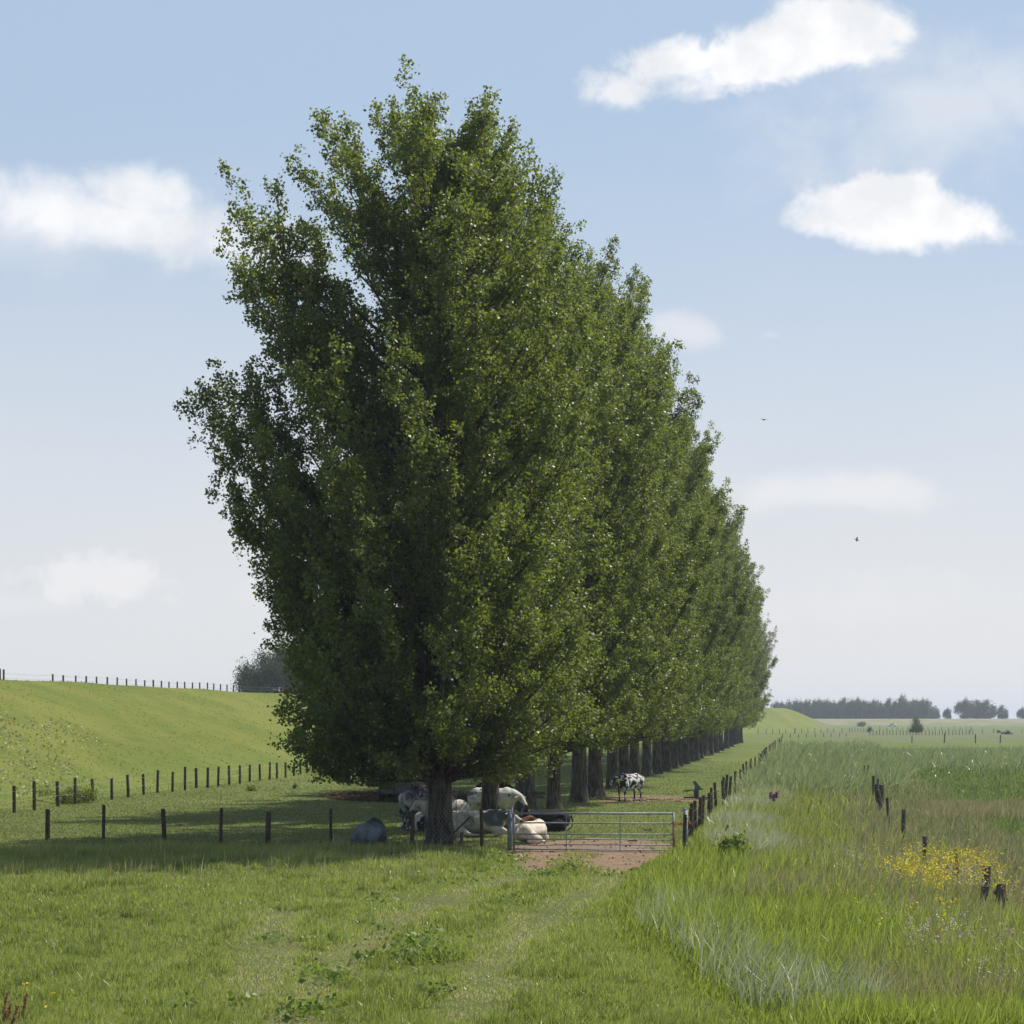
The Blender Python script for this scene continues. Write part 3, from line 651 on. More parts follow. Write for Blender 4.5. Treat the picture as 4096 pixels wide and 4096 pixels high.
# the front poplar: explicit limbs to the left as in the photo (x offset, depth offset, tip height)
PA = [(0, 3.5), (.06, 4.4), (.2, 4.8), (.45, 5.2), (.65, 5.0), (.8, 4.2), (.92, 2.9), (1, 1.6)]
ex = []
ra = np.random.RandomState(77)
for (ox, hz, w_, k) in [(-3.6, 22.2, .9, 4), (-4.4, 20.9, .9, 4), (-6.0, 19.7, 1.0, 5), (-6.4, 17.8, 1.0, 6), (-5.4, 16.0, .9, 4), (-7.5, 14.3, 1.0, 7), (-7.3, 13.2, 1.0, 6), (-4.9, 12.4, .8, 4),
                        (-6.6, 10.6, 1.0, 6), (-6.3, 9.3, 1.0, 6), (-4.9, 7.2, 1.0, 6), (-4.3, 5.9, .9, 5), (-4.4, 4.3, 1.0, 6), (-4.2, 3.3, .9, 6), (-4.0, 2.7, .8, 5), (-1.2, 22.3, .8, 3), (1.3, 21.8, .8, 3)]:
    for q in range(k):
        f = ra.uniform(.72, 1.0) if q else 1.0
        tip = (ox * f + ra.normal() * .15, ra.normal() * 1.3 * (0.3 if q == 0 else 1), hz + (ra.normal() * .45 if q else 0) - (1 - f) * 1.5)
        ex.append((tip, max(2.0, hz - abs(ox) * (1.15 if hz > 8 else .45)), w_))
TA = make_tree_meshes(200, 23.3, PA, 290, ex, zb=2.3, r0=.36, leaf=.098, lp=104, sl=1.2, spm=2.3, side=lambda az, t: 1 - .22 * max(0, math.cos(az)) * t + .10 * max(0, -math.cos(az)) * (1 + .8 * math.sin(t * 19)) + .42 * max(0, -math.sin(az)) * (1 - .5 * t) + .3 * max(0, math.sin(az)))
print('leaves', [v[3] for v in variants], TA[2])

# trunk positions read from the photograph (pixel of the trunk foot)
ROW = [(1765, 3385), (1962, 3318), (2102, 3246), (2214, 3238), (2316, 3214), (2380, 3188), (2450, 3159), (2492, 3146), (2538, 3122), (2587, 3105), (2627, 3095), (2664, 3084), (2693, 3073), (2714, 3064),
       (2741, 3056), (2761, 3045), (2781, 3040), (2799, 3033), (2818, 3023), (2844, 3019), (2861, 3010), (2882, 3002), (2905, 2994), (2921, 2986), (2938, 2978), (2949, 2974), (2962, 2971)]
ORD = ['first', 'second', 'third', 'fourth', 'fifth', 'sixth', 'seventh', 'eighth', 'ninth', 'tenth', 'eleventh', 'twelfth', 'thirteenth', 'fourteenth', 'fifteenth', 'sixteenth', 'seventeenth', 'eighteenth', 'nineteenth', 'twentieth',
       'twenty-first', 'twenty-second', 'twenty-third', 'twenty-fourth', 'twenty-fifth', 'twenty-sixth', 'twenty-seventh']
rr_ = random.Random(9)
HT = {1: 24.6, 2: 26.2, 3: 23.2, 4: 25.6, 5: 25.8, 6: 28.2, 7: 25.5, 8: 27.5, 9: 25.0, 10: 28.6, 11: 25.2, 12: 27.0, 13: 24.6, 14: 27.8}
for i, (px, py) in enumerate(ROW):
    X, Y = P(px, py)
    t = empty('poplar_tree', (X, Y, gz(X, Y)), 0 if i == 0 else rr_.uniform(0, 6.28))
    if i == 0:
        obj('trunk', TA[0], t); obj('crown', TA[1], t)
        lab = 'first and nearest poplar of the row, dark crown with long branches reaching left'
    else:
        H_, tm, cm, _ = variants[i % 4]
        s = HT.get(i, 26.3 + rr_.uniform(-1.8, 1.8)) / H_; w_ = rr_.uniform(.80, 1.12)
        t.scale = (w_, w_ * rr_.uniform(.93, 1.05), s)
        obj('trunk', tm, t); obj('crown', cm, t)
        lab = '%s poplar of the row, counting from the camera' % ORD[i]
        if i == len(ROW) - 1: lab = 'farthest poplar, the last of the row before the open pasture'
    tag(t, lab, 'tree', 'row of poplars along the pasture')
    if i == 0:                                                   # wire netting round the trunk
        m = MB()
        for sgn in (-1, 1):
            for k in range(26):
                pts = []
                for q in range(9):
                    z = .05 + 1.55 * q / 8; a = 2 * math.pi * k / 26 + sgn * z * 1.6; rad = .44 * (1 + .35 * math.exp(-z / .45)) + .03
                    pts.append((rad * math.cos(a), rad * math.sin(a), z))
                m.tube(pts, .0035, 3, cap=False)
        m.build('wire_guard', M['wire'], t)

# big round tree behind the dike, and its companions
def round_tree(seed, H, R, n, leaf, zb=.25):
    r = np.random.RandomState(seed); nb = 46
    bc = r.normal(0, 1, (nb, 3)); bc /= np.linalg.norm(bc, axis=1)[:, None]; bc *= r.uniform(.45, .85, nb)[:, None]
    ok = bc[:, 2] > -.6; bc = bc[ok]; k = r.randint(0, len(bc), n)
    p = bc[k] + r.normal(0, .125, (n, 3)); cz = H * (zb + (1 - zb) * .5)
    C = p * np.array([R, R, H * (1 - zb) * .56]) + (0, 0, cz)
    o = leaflets('crown', C, leaf, M['leaf_far'], seed, flat=1.0, kind=None); cm = o.data; bpy.data.objects.remove(o)
    limbs = [(limb_pts((0, 0, H * .18), b * np.array([R, R, H * (1 - zb) * .5]) + (0, 0, cz), .1), 1.0) for b in bc[:18]]
    LV, LQ = limbs_mesh(limbs, r, H * .012); TV, TQ = trunk_mb(H * .7, H * .022, r, seg=10)
    tm = np_mesh('trunk', np.concatenate([TV, LV]), [np.concatenate([TQ, LQ + len(TV)])], smooth=True); tm.materials.append(M['bark'])
    return tm, cm
def place(tm, cm, X, Y, z, s, rz, label, cat='tree', group=None, name='broadleaf_tree'):
    t = empty(name, (X, Y, z), rz); t.scale = s; obj('trunk', tm, t); obj('crown', cm, t); return tag(t, label, cat, group)
bt = round_tree(301, 16.5, 7.6, 60000, .27, .12)
place(*bt, XA(1112, 340), 340, .5, (1, 1, 1), .6, 'large round tree standing behind the crest of the dike, left of the front poplar')
place(*bt, XA(1235, 352), 352, 0, (.9, .9, .92), 2.6, 'second round tree behind the dike, mostly hidden by the front poplar')
ft = [round_tree(311 + k, 14, 5.6, 5200, .55, .05) for k in range(3)]
rr_ = random.Random(4)
tall = {3150: 2795, 3220: 2800, 3290: 2800, 3500: 2795, 3600: 2785, 3620: 2775}
px = 3105
while px < 3700:
    Y = rr_.uniform(1065, 1120); top = 2808 - 16 * rr_.random()
    h = EYE + (HY - top) * Y / F; s = h / 14
    place(*rr_.choice(ft), XA(px, Y), Y, 0, (s * rr_.uniform(.65, .9),) * 2 + (s,), rr_.uniform(0, 6), 'bluish tree in the unbroken far wood beyond the fields', group='trees of the far wood', name='far_tree')
    px += rr_.uniform(15, 22)
for (px, top, sx, lab) in [(3612, 2772, .45, 'tallest slim bluish tree sticking out of the far wood'), (3655, 2800, .9, 'bluish tree at the right end of the far wood'), (3732, 2818, 1.0, 'lower rounded far tree in the gap right of the wood'),
                           (3790, 2832, .75, 'smallest far tree between the rounded tree and the big clump'), (3862, 2796, 1.15, 'left far tree of the big clump near the right edge'), (3905, 2802, 1.0, 'middle far tree of the big clump near the right edge'), (3950, 2802, 1.05, 'right far tree of the big clump near the right edge'),
                           (4010, 2822, .8, 'ragged far tree just right of the big clump'), (4090, 2830, .9, 'far tree cut by the right edge of the picture')]:
    Y = 1090; h = EYE + (HY - top) * Y / F; s = h / 14
    place(*ft[px % 3], XA(px, Y), Y, 0, (s * sx, s * sx, s), px % 6, lab, group='far trees beyond the fields', name='far_tree')

# ------------------------------------------------------------------ fences
rp = random.Random(12)
def post_mesh(h, w, seed):
    r = random.Random(seed); m = MB(); b = m.b
    r0 = bmesh.ops.create_cone(b, cap_ends=True, segments=9, radius1=w * .5, radius2=w * .47, depth=h + .3, matrix=Matrix.Translation((0, 0, (h - .3) / 2)))
    for v in b.verts:
        v.co.x += r.uniform(-.06, .06) * w; v.co.y += r.uniform(-.06, .06) * w
        if v.co.z > h * .8: v.co.z += r.uniform(-.25, .15) * w
    me = bpy.data.meshes.new('post'); b.to_mesh(me); b.free(); return me
def fence(name, posts, label, mat, wires=(), wire_mat=None, wire_r=.004, w=.10, group=None):
    """posts: list of (X, Y, height, tilt x, tilt y[, width])"""
    X0, Y0 = posts[0][0], posts[0][1]; z0 = gz(X0, Y0)
    root = empty(name, (X0, Y0, z0)); tag(root, label, 'fence', group)
    tops = []
    for k, pt in enumerate(posts):
        X, Y, h, tx, ty = pt[:5]; ww = pt[5] if len(pt) > 5 else w
        me = post_mesh(h, ww, k); me.materials.append(mat)
        o = obj('post', me, root); o.location = (X - X0, Y - Y0, gz(X, Y) - z0); o.rotation_euler = (ty, tx, k * 1.1)
        tops.append((o.location, h, tx, ty))
    for wz in wires:
        m = MB(); pts = []
        for (loc, h, tx, ty) in tops:
            zz = min(wz, h - .04); pts.append(loc + Vector((tx * zz + .0, -.05, zz)))
        full = []
        for a, b in zip(pts, pts[1:]):
            full.append(a); full.append((a + b) / 2 + Vector((0, 0, -.015)))
        full.append(pts[-1]); m.tube(full, wire_r, 4, cap=False); m.build('wire', wire_mat or M['wire'], root)
    return root
front = []
for (px, pt, pb, tl, ww) in [(-70, 3235, 3348, 0, .12), (190, 3238, 3354, 0, .15), (414, 3224, 3352, .0, .11), (659, 3238, 3366, .05, .14), (882, 3233, 3369, .0, .11), (1071, 3250, 3385, .02, .16), (1323, 3236, 3380, 0, .10), (1648, 3244, 3386, 0, .13), (1928, 3244, 3396, .03, .12)]:
    X, Y = P(px, pb + 8); front.append((X, Y, (pb + 8 - pt) * Y / F, tl, rp.uniform(-.03, .03), ww))
fence('front_fence', front, 'front wire fence of dark wooden posts running left from the gate in the shadow', M['post'], (.95, .55, .25), wire_r=.003)
xs = [57, 138, 233, 300, 372, 447, 513, 575, 629, 690, 740, 785, 831, 872, 917, 960, 999, 1040, 1079, 1108, 1142, 1175, 1202]
tp = [3143, 3125, 3125, 3111, 3117, 3112, 3098, 3096, 3080, 3087, 3069, 3076, 3073, 3067, 3062, 3061, 3059, 3057, 3048, 3050, 3049, 3050, 3045]
bs = [3254, 3243, 3227, 3218, 3205, 3199, 3189, 3180, 3172, 3167, 3163, 3156, 3155, 3149, 3140, 3134, 3127, 3122, 3119, 3114, 3111, 3105, 3101]
xs = [-40] + xs + [1228, 1252, 1276, 1300, 1322, 1343, 1362, 1381]; tp = [3150] + tp + [0] * 8; bs = [3270] + bs + [3098, 3095, 3091, 3088, 3085, 3082, 3079, 3076]
back = []
for px, t_, b_ in zip(xs, tp, bs):
    X, Y = P(px, b_); h = (b_ - t_) * Y / F if t_ else 1.1
    back.append((X, Y, h, rp.uniform(-.05, .05), rp.uniform(-.03, .03), .15))
back[5] = back[5][:3] + (-.09,) + back[5][4:]
fence('back_fence', back, 'back fence of brown posts with white tape along the foot of the dike', M['post'], (.9, .5), M['wagon_edge'], .006)
crest = []
for px in [0, 15, 211, 253, 303, 345, 386, 429, 469, 506, 544, 579, 613, 646, 676, 709, 739, 770, 799, 830, 855, 882, 908, 934, 958]:
    lt = 62.5; Yc = lt * F / (3238 - px); h_ = 1.08 if px > 20 else 1.3
    crest.append((KR * Yc - lt, Yc, h_ + rp.uniform(-.04, .04), 0, 0, .16))
for k in range(30):
    Yc = crest[-1][1] + 4.2; crest.append((KR * Yc - 62.5, Yc, 1.02, 0, 0, .15))
fence('crest_fence', crest, 'fence of short posts along the top of the dike against the sky', M['post_grey'], (.95, .6), wire_r=.01)
# stakes along the ditch behind the gate: pixel x at the top, top y, leaning, post width
st = [(2736, 3260, .0), (2757, 3231, 0), (2772, 3215, .02), (2785, 3203, 0), (2797, 3189, -.02), (2812, 3181, .05), (2836, 3170, .02), (2846, 3150, 0), (2866, 3130, .03), (2894, 3122, 0), (2903, 3099, .03), (2898, 3108, 0), (2920, 3105, .07), (2946, 3085, .06), (2960, 3077, .0),
      (2979, 3056, .06), (2987, 3045, .04), (3005, 3034, 0), (3003, 3041, 0), (3021, 3028, .04), (3037, 3013, .02), (3042, 3014, 0), (3049, 3004, 0), (3056, 2998, .02), (3063, 2991, 0), (3070, 2987, .03), (3077, 2981, 0), (3084, 2975, .02), (3090, 2970, 0), (3096, 2966, 0), (3103, 2960, .02), (3111, 2956, 0), (3118, 2951, 0), (3124, 2948, 0)]
stakes = []
for (px, ty_, tl) in st:
    h = 1.12 + rp.uniform(-.04, .04); X, Y = P(px, ty_, h)
    stakes.append((X - tl * .6, Y, h - gz(X, Y), tl * 1.4 + rp.uniform(-.03, .03), rp.uniform(-.08, .08), rp.uniform(.11, .16)))
stakes.sort(key=lambda s: s[1])
fence('stake_fence', stakes, 'close-set line of dark weathered stakes running back from the gate along the ditch', M['post'], (.85, .45), wire_r=.004)
rt = [(3998, 3538, .19, .04, .75), (3937, 3460, .20, .26, .95), (3836, 3400, .07, .1, .95), (3700, 3345, .14, 0, .85), (3614, 3236, .17, -.06, 1.05), (3556, 3191, .12, -.08, 1.05), (3530, 3152, .2, -.25, 1.05), (3525, 3136, .25, -.1, 1.1), (3512, 3136, .16, .1, 1.1), (3503, 3115, .13, -.15, 1.0), (3494, 3103, .13, 0, 1.1), (3473, 3061, .12, 0, 1.25), (3458, 3063, .12, 0, 1.15)]
old = []
for (px, ty_, ww, tl, h) in rt:
    X, Y = P(px, ty_, h); old.append((X, Y, h - gz(X, Y), tl, 0, ww * .95))
fo = fence('old_stake_fence', old, 'row of broken leaning old stakes between the ditch bank and the right-hand field', M['post_grey'], (.6,), wire_r=.004)
X, Y = P(3998, 3600, .4); m = MB(); m.box((X + .08 - old[0][0], Y - .1 - old[0][1], .4), (.55, .07, .10), Matrix.Rotation(.75, 4, 'Y')); m.box((X - .30 - old[0][0], Y - old[0][1], .42), (.12, .10, .5), Matrix.Rotation(.1, 4, 'Y')); m.build('fallen_rail', M['post_grey'], fo)
# stakes in the far fields
def far_fence(pts_px, base_y, step, h, label, w=.16, jitter=3, wires=()):
    ps = []
    for (x0, y0), (x1, y1) in zip(pts_px, pts_px[1:]):
        x = x0
        while x < x1:
            yb = y0 + (y1 - y0) * (x - x0) / (x1 - x0); X, Y = P(x, yb); ps.append((X, Y, h * rp.uniform(.85, 1.15), rp.uniform(-.09, .09), 0, w)); x += step * rp.uniform(.8, 1.2)
    return fence('field_fence', ps, label, M['post_grey'], wires, wire_r=.008)
far_fence([(3032, 2937), (3180, 2934), (3400, 2931)], 0, 29, 1.3, 'fence of thin posts below the end of the dike beyond the last poplar')
far_fence([(3130, 2952), (3400, 2946)], 0, 31, .8, 'sparse short stakes in the meadow behind the reeds left of the small tree')
far_fence([(3400, 2926), (3480, 2932)], 0, 10, 1.3, 'short cluster of close stakes beside the small brownish bush')
far_fence([(3480, 2941), (3900, 2940)], 0, 13, 1.2, 'dense row of stakes passing behind the small dark tree')
far_fence([(3520, 2922), (3890, 2922)], 0, 24, 1.25, 'farther row of stakes beyond the small dark tree')
far_fence([(3880, 2934), (4120, 2930)], 0, 48, 1.1, 'widely spaced far stakes near the right edge')
far_fence([(3648, 2972), (3663, 2975)], 0, 14, 1.1, 'pair of stakes at the left end of the strip behind the reeds')
far_fence([(3777, 2972), (4130, 2974)], 0, 118, 1.5, 'few single stakes along the strip behind the reeds', w=.2)

# ------------------------------------------------------------------ gate
GX0, GY0 = P(2040, 3408); GX1, GY1 = P(2742, 3414)
def gate_post(px, top, X, Y, label):
    z = gz(X, Y); h = (EYE - (top - HY) * Y / F) - z
    m = MB(); m.tube([(0, 0, -.2), (0, 0, h)], .065, 16); m.tube([(0, 0, h), (0, 0, h + .015)], [.072, .06], 16)
    root = empty('gate_post', (X, Y, z)); tag(root, label, 'gate post', 'steel posts of the gate'); m.build('tube', M['steel'], root)
    m = MB(); m.tube([(0, 0, h * .22 - .02), (0, 0, h * .22 + .02)], .078, 14); m.tube([(0, 0, h * .8 - .02), (0, 0, h * .8 + .02)], .078, 14); m.build('band', M['steel'], root)
gate_post(2040, 3244, GX0, GY0, 'left round steel post carrying the hinges of the farm gate'); gate_post(2742, 3237, GX1, GY1, 'right round steel post with orange twine wound round it')
def build_gate():
    Yg = (GY0 + GY1) / 2 - .02; s = F / Yg
    g = empty('farm_gate', (XA(2056, Yg), Yg, 0)); tag(g, 'galvanised tubular steel farm gate closing the dirt track between two posts', 'gate')
    zz = lambda py: EYE - (py - HY) / s
    xx = lambda px: (px - 2056) / s
    def rail(pts, rad):
        m = MB(); m.tube([(xx(a), 0, zz(b)) for a, b in pts], rad, 10); m.build('rail', M['steel'], g)
    rail([(2056, 3254), (2694, 3254)], .030)
    rail([(2056, 3292), (2160, 3291), (2400, 3293), (2694, 3294)], .021)
    rail([(2056, 3336), (2694, 3338)], .019)
    rail([(2056, 3356), (2694, 3359)], .018)
    rail([(2056, 3377), (2160, 3381), (2265, 3378), (2480, 3379), (2694, 3380)], .018)
    rail([(2056, 3397), (2694, 3401)], .018)
    rail([(2106, 3417), (2694, 3420)], .026)
    for a, t, b, r_ in [(2056, 3250, 3407, .030), (2694, 3250, 3424, .030)]:
        m = MB(); m.tube([(xx(a), 0, zz(b)), (xx(a), 0, zz(t))], r_, 12); m.build('end_stile', M['steel'], g)
    for a in (2265, 2480):
        m = MB(); m.box((xx(a), -.028, (zz(3256) + zz(3418)) / 2), (.026, .010, zz(3256) - zz(3418))); m.build('brace', M['steel'], g)
    for b in (3270, 3385):
        m = MB(); m.tube([(xx(2056), 0, zz(b)), (xx(2040), 0, zz(b))], .014, 8); m.build('hinge', M['steel'], g)
    # twine
    r = random.Random(3); m = MB()
    A, B = Vector((xx(2694), -.03, zz(3293))), Vector((xx(2742), -.08, zz(3292)))
    for k in range(5):
        a = A + Vector((0, 0, r.uniform(-.06, .06))); b = B + Vector((r.uniform(-.02, .1), 0, r.uniform(-.03, .06)))
        m.tube([a, (a + b) / 2 + Vector((0, -.03, r.uniform(-.10, .03))), b], .008, 5)
    for k in range(3):
        m.tube([(B.x - .09, GY1 - Yg - .085, B.z - .05 + .05 * k), (B.x, GY1 - Yg - .1, B.z - .02 + .05 * k), (B.x + .10, GY1 - Yg - .07, B.z + .02 + .03 * k)], .010, 5)
    m.tube([(B.x + .07, GY1 - Yg - .09, B.z), (B.x + .12, GY1 - Yg - .09, B.z + .02)], [.03, .022], 8)
    for k in range(3):
        x_ = xx(2694) + r.uniform(-.01, .04)
        m.tube([(x_, -.035, zz(3290)), (x_ + r.uniform(-.03, .03), -.045, zz(3330)), (x_ + r.uniform(-.03, .03), -.04, zz(3370)), (x_ + r.uniform(-.02, .05), -.04, zz(3388))], .008, 5)
    m.build('twine', M['twine'], g)
build_gate()

# ------------------------------------------------------------------ boards by the front trunk, pump, wagons, hay
def beam(name, p, q, w, t, mat, label, cat):
    p, q = Vector(p), Vector(q); c = (p + q) / 2; d = q - p
    m = MB(); m.box((0, 0, 0), (w, t, d.length)); m.bevel(.012)
    for v in m.b.verts: v.co.x += .02 * math.sin(v.co.z * 9)
    o = m.build(name, mat); o.location = c; o.rotation_euler = d.to_track_quat('Z', 'Y').to_euler(); return tag(o, label, cat)
Yt = P(1765, 3385)[1]
def at(px, py, Y): return (XA(px, Y), Y, EYE - (py - HY) * Y / F)
beam('leaning_beam', at(1775, 3372, Yt - .75), at(1882, 3266, Yt - .75), .13, .06, M['board'], 'old board leaning diagonally in front of the first poplar trunk', 'board')
beam('stub_post', at(1812, 3385, Yt - .5), at(1799, 3290, Yt - .5), .10, .10, M['post_grey'], 'tilted stub post close against the first poplar trunk', 'post')
beam('short_stump', at(1845, 3382, Yt - .2), at(1848, 3328, Yt - .2), .12, .10, M['post_grey'], 'short broken stump post right of the first poplar trunk', 'post')
def pump():
    X, Y = P(2760, 3200); z = gz(X, Y); s = Y / F
    g = empty('pasture_pump', (X, Y, z)); tag(g, 'green pasture water pump on a wooden board behind the stake fence', 'water pump')
    m = MB(); m.box((.35, 0, .12), (1.3, .4, .07)).bevel(.01); m.build('base_board', M['board'], g)
    m = MB(); m.box((.30, 0, .32), (.22, .25, .34)).bevel(.03); m.build('pump_body', M['darkmetal'], g)
    m = MB(); b = m.b
    prof = [(-.15, .50), (.20, .50), (.24, .68), (.13, .86), (.20, .92), (.27, .90), (.52, .58), (.62, .55), (.62, .49), (-.15, .42)]
    lo = [b.verts.new((x_, -.10, z_)) for x_, z_ in prof]; hi = [b.verts.new((x_, .10, z_)) for x_, z_ in prof]
    b.faces.new(lo); b.faces.new(hi[::-1])
    for i in range(len(prof)): b.faces.new((lo[i], hi[i], hi[(i + 1) % len(prof)], lo[(i + 1) % len(prof)]))
    m.build('pump_lever', M['green_paint'], g)
    m = MB(); m.tube([(-.18, 0, .40), (-.18, 0, .47)], [.12, .16], 14); m.build('drinking_bowl', M['green_paint'], g)
pump()
def wheel(parent, x, y, z, R, w=.18):
    m = MB(); m.tube([(x - w / 2, y, z), (x - w * .35, y, z), (x + w * .35, y, z), (x + w / 2, y, z)], [R * .9, R, R, R * .9], 22); t = m.build('tyre', M['rubber'], parent)
    m = MB(); m.tube([(x - w * .52, y, z), (x + w * .52, y, z)], R * .5, 16); m.build('rim', M['wagon_edge'], t)
def wagon():
    X, Y = P(1584, 3207); g = empty('farm_trailer', (X, Y, gz(X, Y)), math.radians(-9)); tag(g, 'low dark farm trailer with open box body standing on the muddy ground', 'trailer')
    Wd, Ln = 1.55, 2.9
    def panel(c, s, name='side_panel'): m = MB(); m.box(c, s).bevel(.01); m.build(name, M['wagon'], g)
    panel((0, 0, .62), (Wd, .05, .50), 'tailgate'); panel((0, Ln, .65), (Wd, .05, .54), 'headboard'); panel((-Wd / 2, Ln / 2, .63), (.05, Ln - .06, .50)); panel((Wd / 2, Ln / 2, .63), (.05, Ln - .06, .50))
    panel((0, Ln / 2, .38), (Wd - .06, Ln - .06, .05), 'floor_panel')
    m = MB(); m.box((-Wd / 2, Ln / 2, .895), (.07, Ln, .03)); m.box((Wd / 2, Ln / 2, .895), (.07, Ln, .03)); m.box((0, Ln, .935), (Wd, .07, .03)); m.build('rim_rail', M['wagon_edge'], g)
    m = MB()
    for x_ in (-.76, -.1, .76): m.box((x_, -.04, .62), (.05, .04, .52))
    m.build('stake', M['darkmetal'], g)
    m = MB(); m.box((-.45, Ln / 2, .31), (.08, Ln, .10)); m.box((.45, Ln / 2, .31), (.08, Ln, .10)); m.box((0, .6, .26), (1.5, .08, .08)); m.box((0, Ln - .6, .26), (1.5, .08, .08)); m.build('chassis', M['darkmetal'], g)
    for x_ in (-.84, .84):
        for y_ in (.55, Ln - .6): wheel(g, x_, y_, .36, .36)
    X, Y = P(1668, 3178); g = empty('hay_feeder', (X, Y, gz(X, Y)), math.radians(-4)); tag(g, 'dark hay feeder wagon with lattice sides behind the farm trailer', 'feeder')
    W2, L2 = 2.3, 1.5
    for y_ in (0, L2):
        m = MB(); m.box((0, y_, .82), (W2, .05, .30)).bevel(.01); m.build('side_panel', M['wagon'], g)
        m = MB(); m.box((0, y_, .99), (W2 + .04, .07, .03)); m.build('rim_rail', M['wagon_edge'], g)
        m = MB()
        for k in range(9):
            x0 = -W2 / 2 + W2 * k / 9; m.tube([(x0, y_, .36), (x0 + W2 / 9, y_, .66)], .014, 5); m.tube([(x0 + W2 / 9, y_, .36), (x0, y_, .66)], .014, 5)
        m.tube([(-W2 / 2, y_, .50), (W2 / 2, y_, .50)], .016, 6); m.build('lattice', M['darkmetal'], g)
        m = MB(); m.box((0, y_, .33), (W2, .06, .06)); m.build('bottom_rail', M['darkmetal'], g)
    for x_ in (-W2 / 2, W2 / 2): m = MB(); m.box((x_, L2 / 2, .66), (.05, L2 - .06, .60)); m.build('end_panel', M['wagon'], g)
    for x_ in (-.85, .85): wheel(g, x_, .2, .25, .25, .14); wheel(g, x_, L2 - .2, .25, .25, .14)
    # hay heaped in it
    r = np.random.RandomState(91); n = 5200; a = r.uniform(0, 6.28, n); q = np.sqrt(r.uniform(0, 1, n))
    hx = q * np.cos(a) * 1.05; hy = q * np.sin(a) * .7; hz_ = (1 - q ** 2.2) * .62 * (1 + .2 * wob(hx * 3, hy * 3, 2.0)) * r.uniform(.75, 1, n)
    o = leaflets('hay_heap', np.stack([hx, hy, hz_ + .95], 1), .14, M['hay'], 92, 'heap of old brown hay piled in the hay feeder', 'hay', flat=.4, kind=None, aspect=.3)
    o.location = (X, Y + .75, gz(X, Y)); o.data.update()
    bm = bmesh.new(); bmesh.ops.create_uvsphere(bm, u_segments=24, v_segments=14, radius=1.0)
    for v in bm.verts: v.co = Vector((v.co.x * 1.0, v.co.y * .66, .95 + max(v.co.z, -.5) * .55 * (1 + .12 * math.sin(v.co.x * 7) * math.sin(v.co.y * 5))))
    me = o.data; bm.from_mesh(me); bm.to_mesh(me); bm.free()
wagon()

r = np.random.RandomState(97); n = 2000; x = r.uniform(-1, 6, n); y = r.uniform(46, 64, n); k = in_patch(x, y, [P(2040, 3420)] + TRK[1:]) & (r.uniform(0, 1, n) < .35 + .4 * wob(x, y, 2.0)); x, y = x[k], y[k]
leaflets('soil_clods', np.stack([x, y, ground_z(x, y) + .025], 1), r.uniform(.03, .09, len(x)), M['soil'], 98, 'small clods of dried mud strewn over the dirt track at the gate', 'mud', flat=.8, aspect=1.0)
# loose hay and wood litter on the muddy strip
r = np.random.RandomState(95); xs_, ys_ = [], []
n = 60000; x = r.uniform(-13, 6, n); y = r.uniform(84, 104, n); k = in_patch(x, y, MUCK); x, y = x[k], y[k]
hm = np.maximum(0, wob(x, y, .9) + .2) * .34
leaflets('trampled_hay', np.stack([x, y, ground_z(x, y) + .03 + hm * r.uniform(.3, 1, len(x))], 1), .12, M['hay'], 96, 'strip of trampled brown hay and mud around the trailer', 'hay', flat=.3, aspect=.35)
x, y = P(2620, 3198); rb = random.Random(8)
C = []
for k in range(26):
    px, py = rb.uniform(2390, 2850), rb.uniform(3192, 3208); X, Y = P(px, py); C.append((X, Y))
m = MB()
for (X, Y) in C: m.box((X, Y, gz(X, Y) + .03), (rb.uniform(.2, .6), rb.uniform(.05, .14), .04), Matrix.Rotation(rb.uniform(-.5, .5), 4, 'Z'))
tag(m.build('wood_litter', M['board']), 'flat pieces of broken wood and bark scattered on the worn path under the spotted cow', 'wood litter', kind='stuff')
def clod(px, py, s, label):
    X, Y = P(px, py); bm = bmesh.new(); bmesh.ops.create_icosphere(bm, subdivisions=3, radius=s)
    for v in bm.verts: v.co.z = v.co.z * .45 * (1 + .3 * math.sin(v.co.x * 17 + v.co.y * 11)); v.co.x *= 1.3
    me = bpy.data.meshes.new('dung'); bm.to_mesh(me); bm.free(); o = obj('dung_pat', me, None, M['muck']); o.location = (X, Y, gz(X, Y) + s * .2); tag(o, label, 'dung')
clod(2590, 3322, .11, 'dark dung pat on the grass seen through the right part of the gate'); clod(2530, 3368, .12, 'brown dung pat on the bare soil behind the gate rails'); clod(718, 3304, .10, 'small dark dung pat on the shaded pasture behind the front fence')

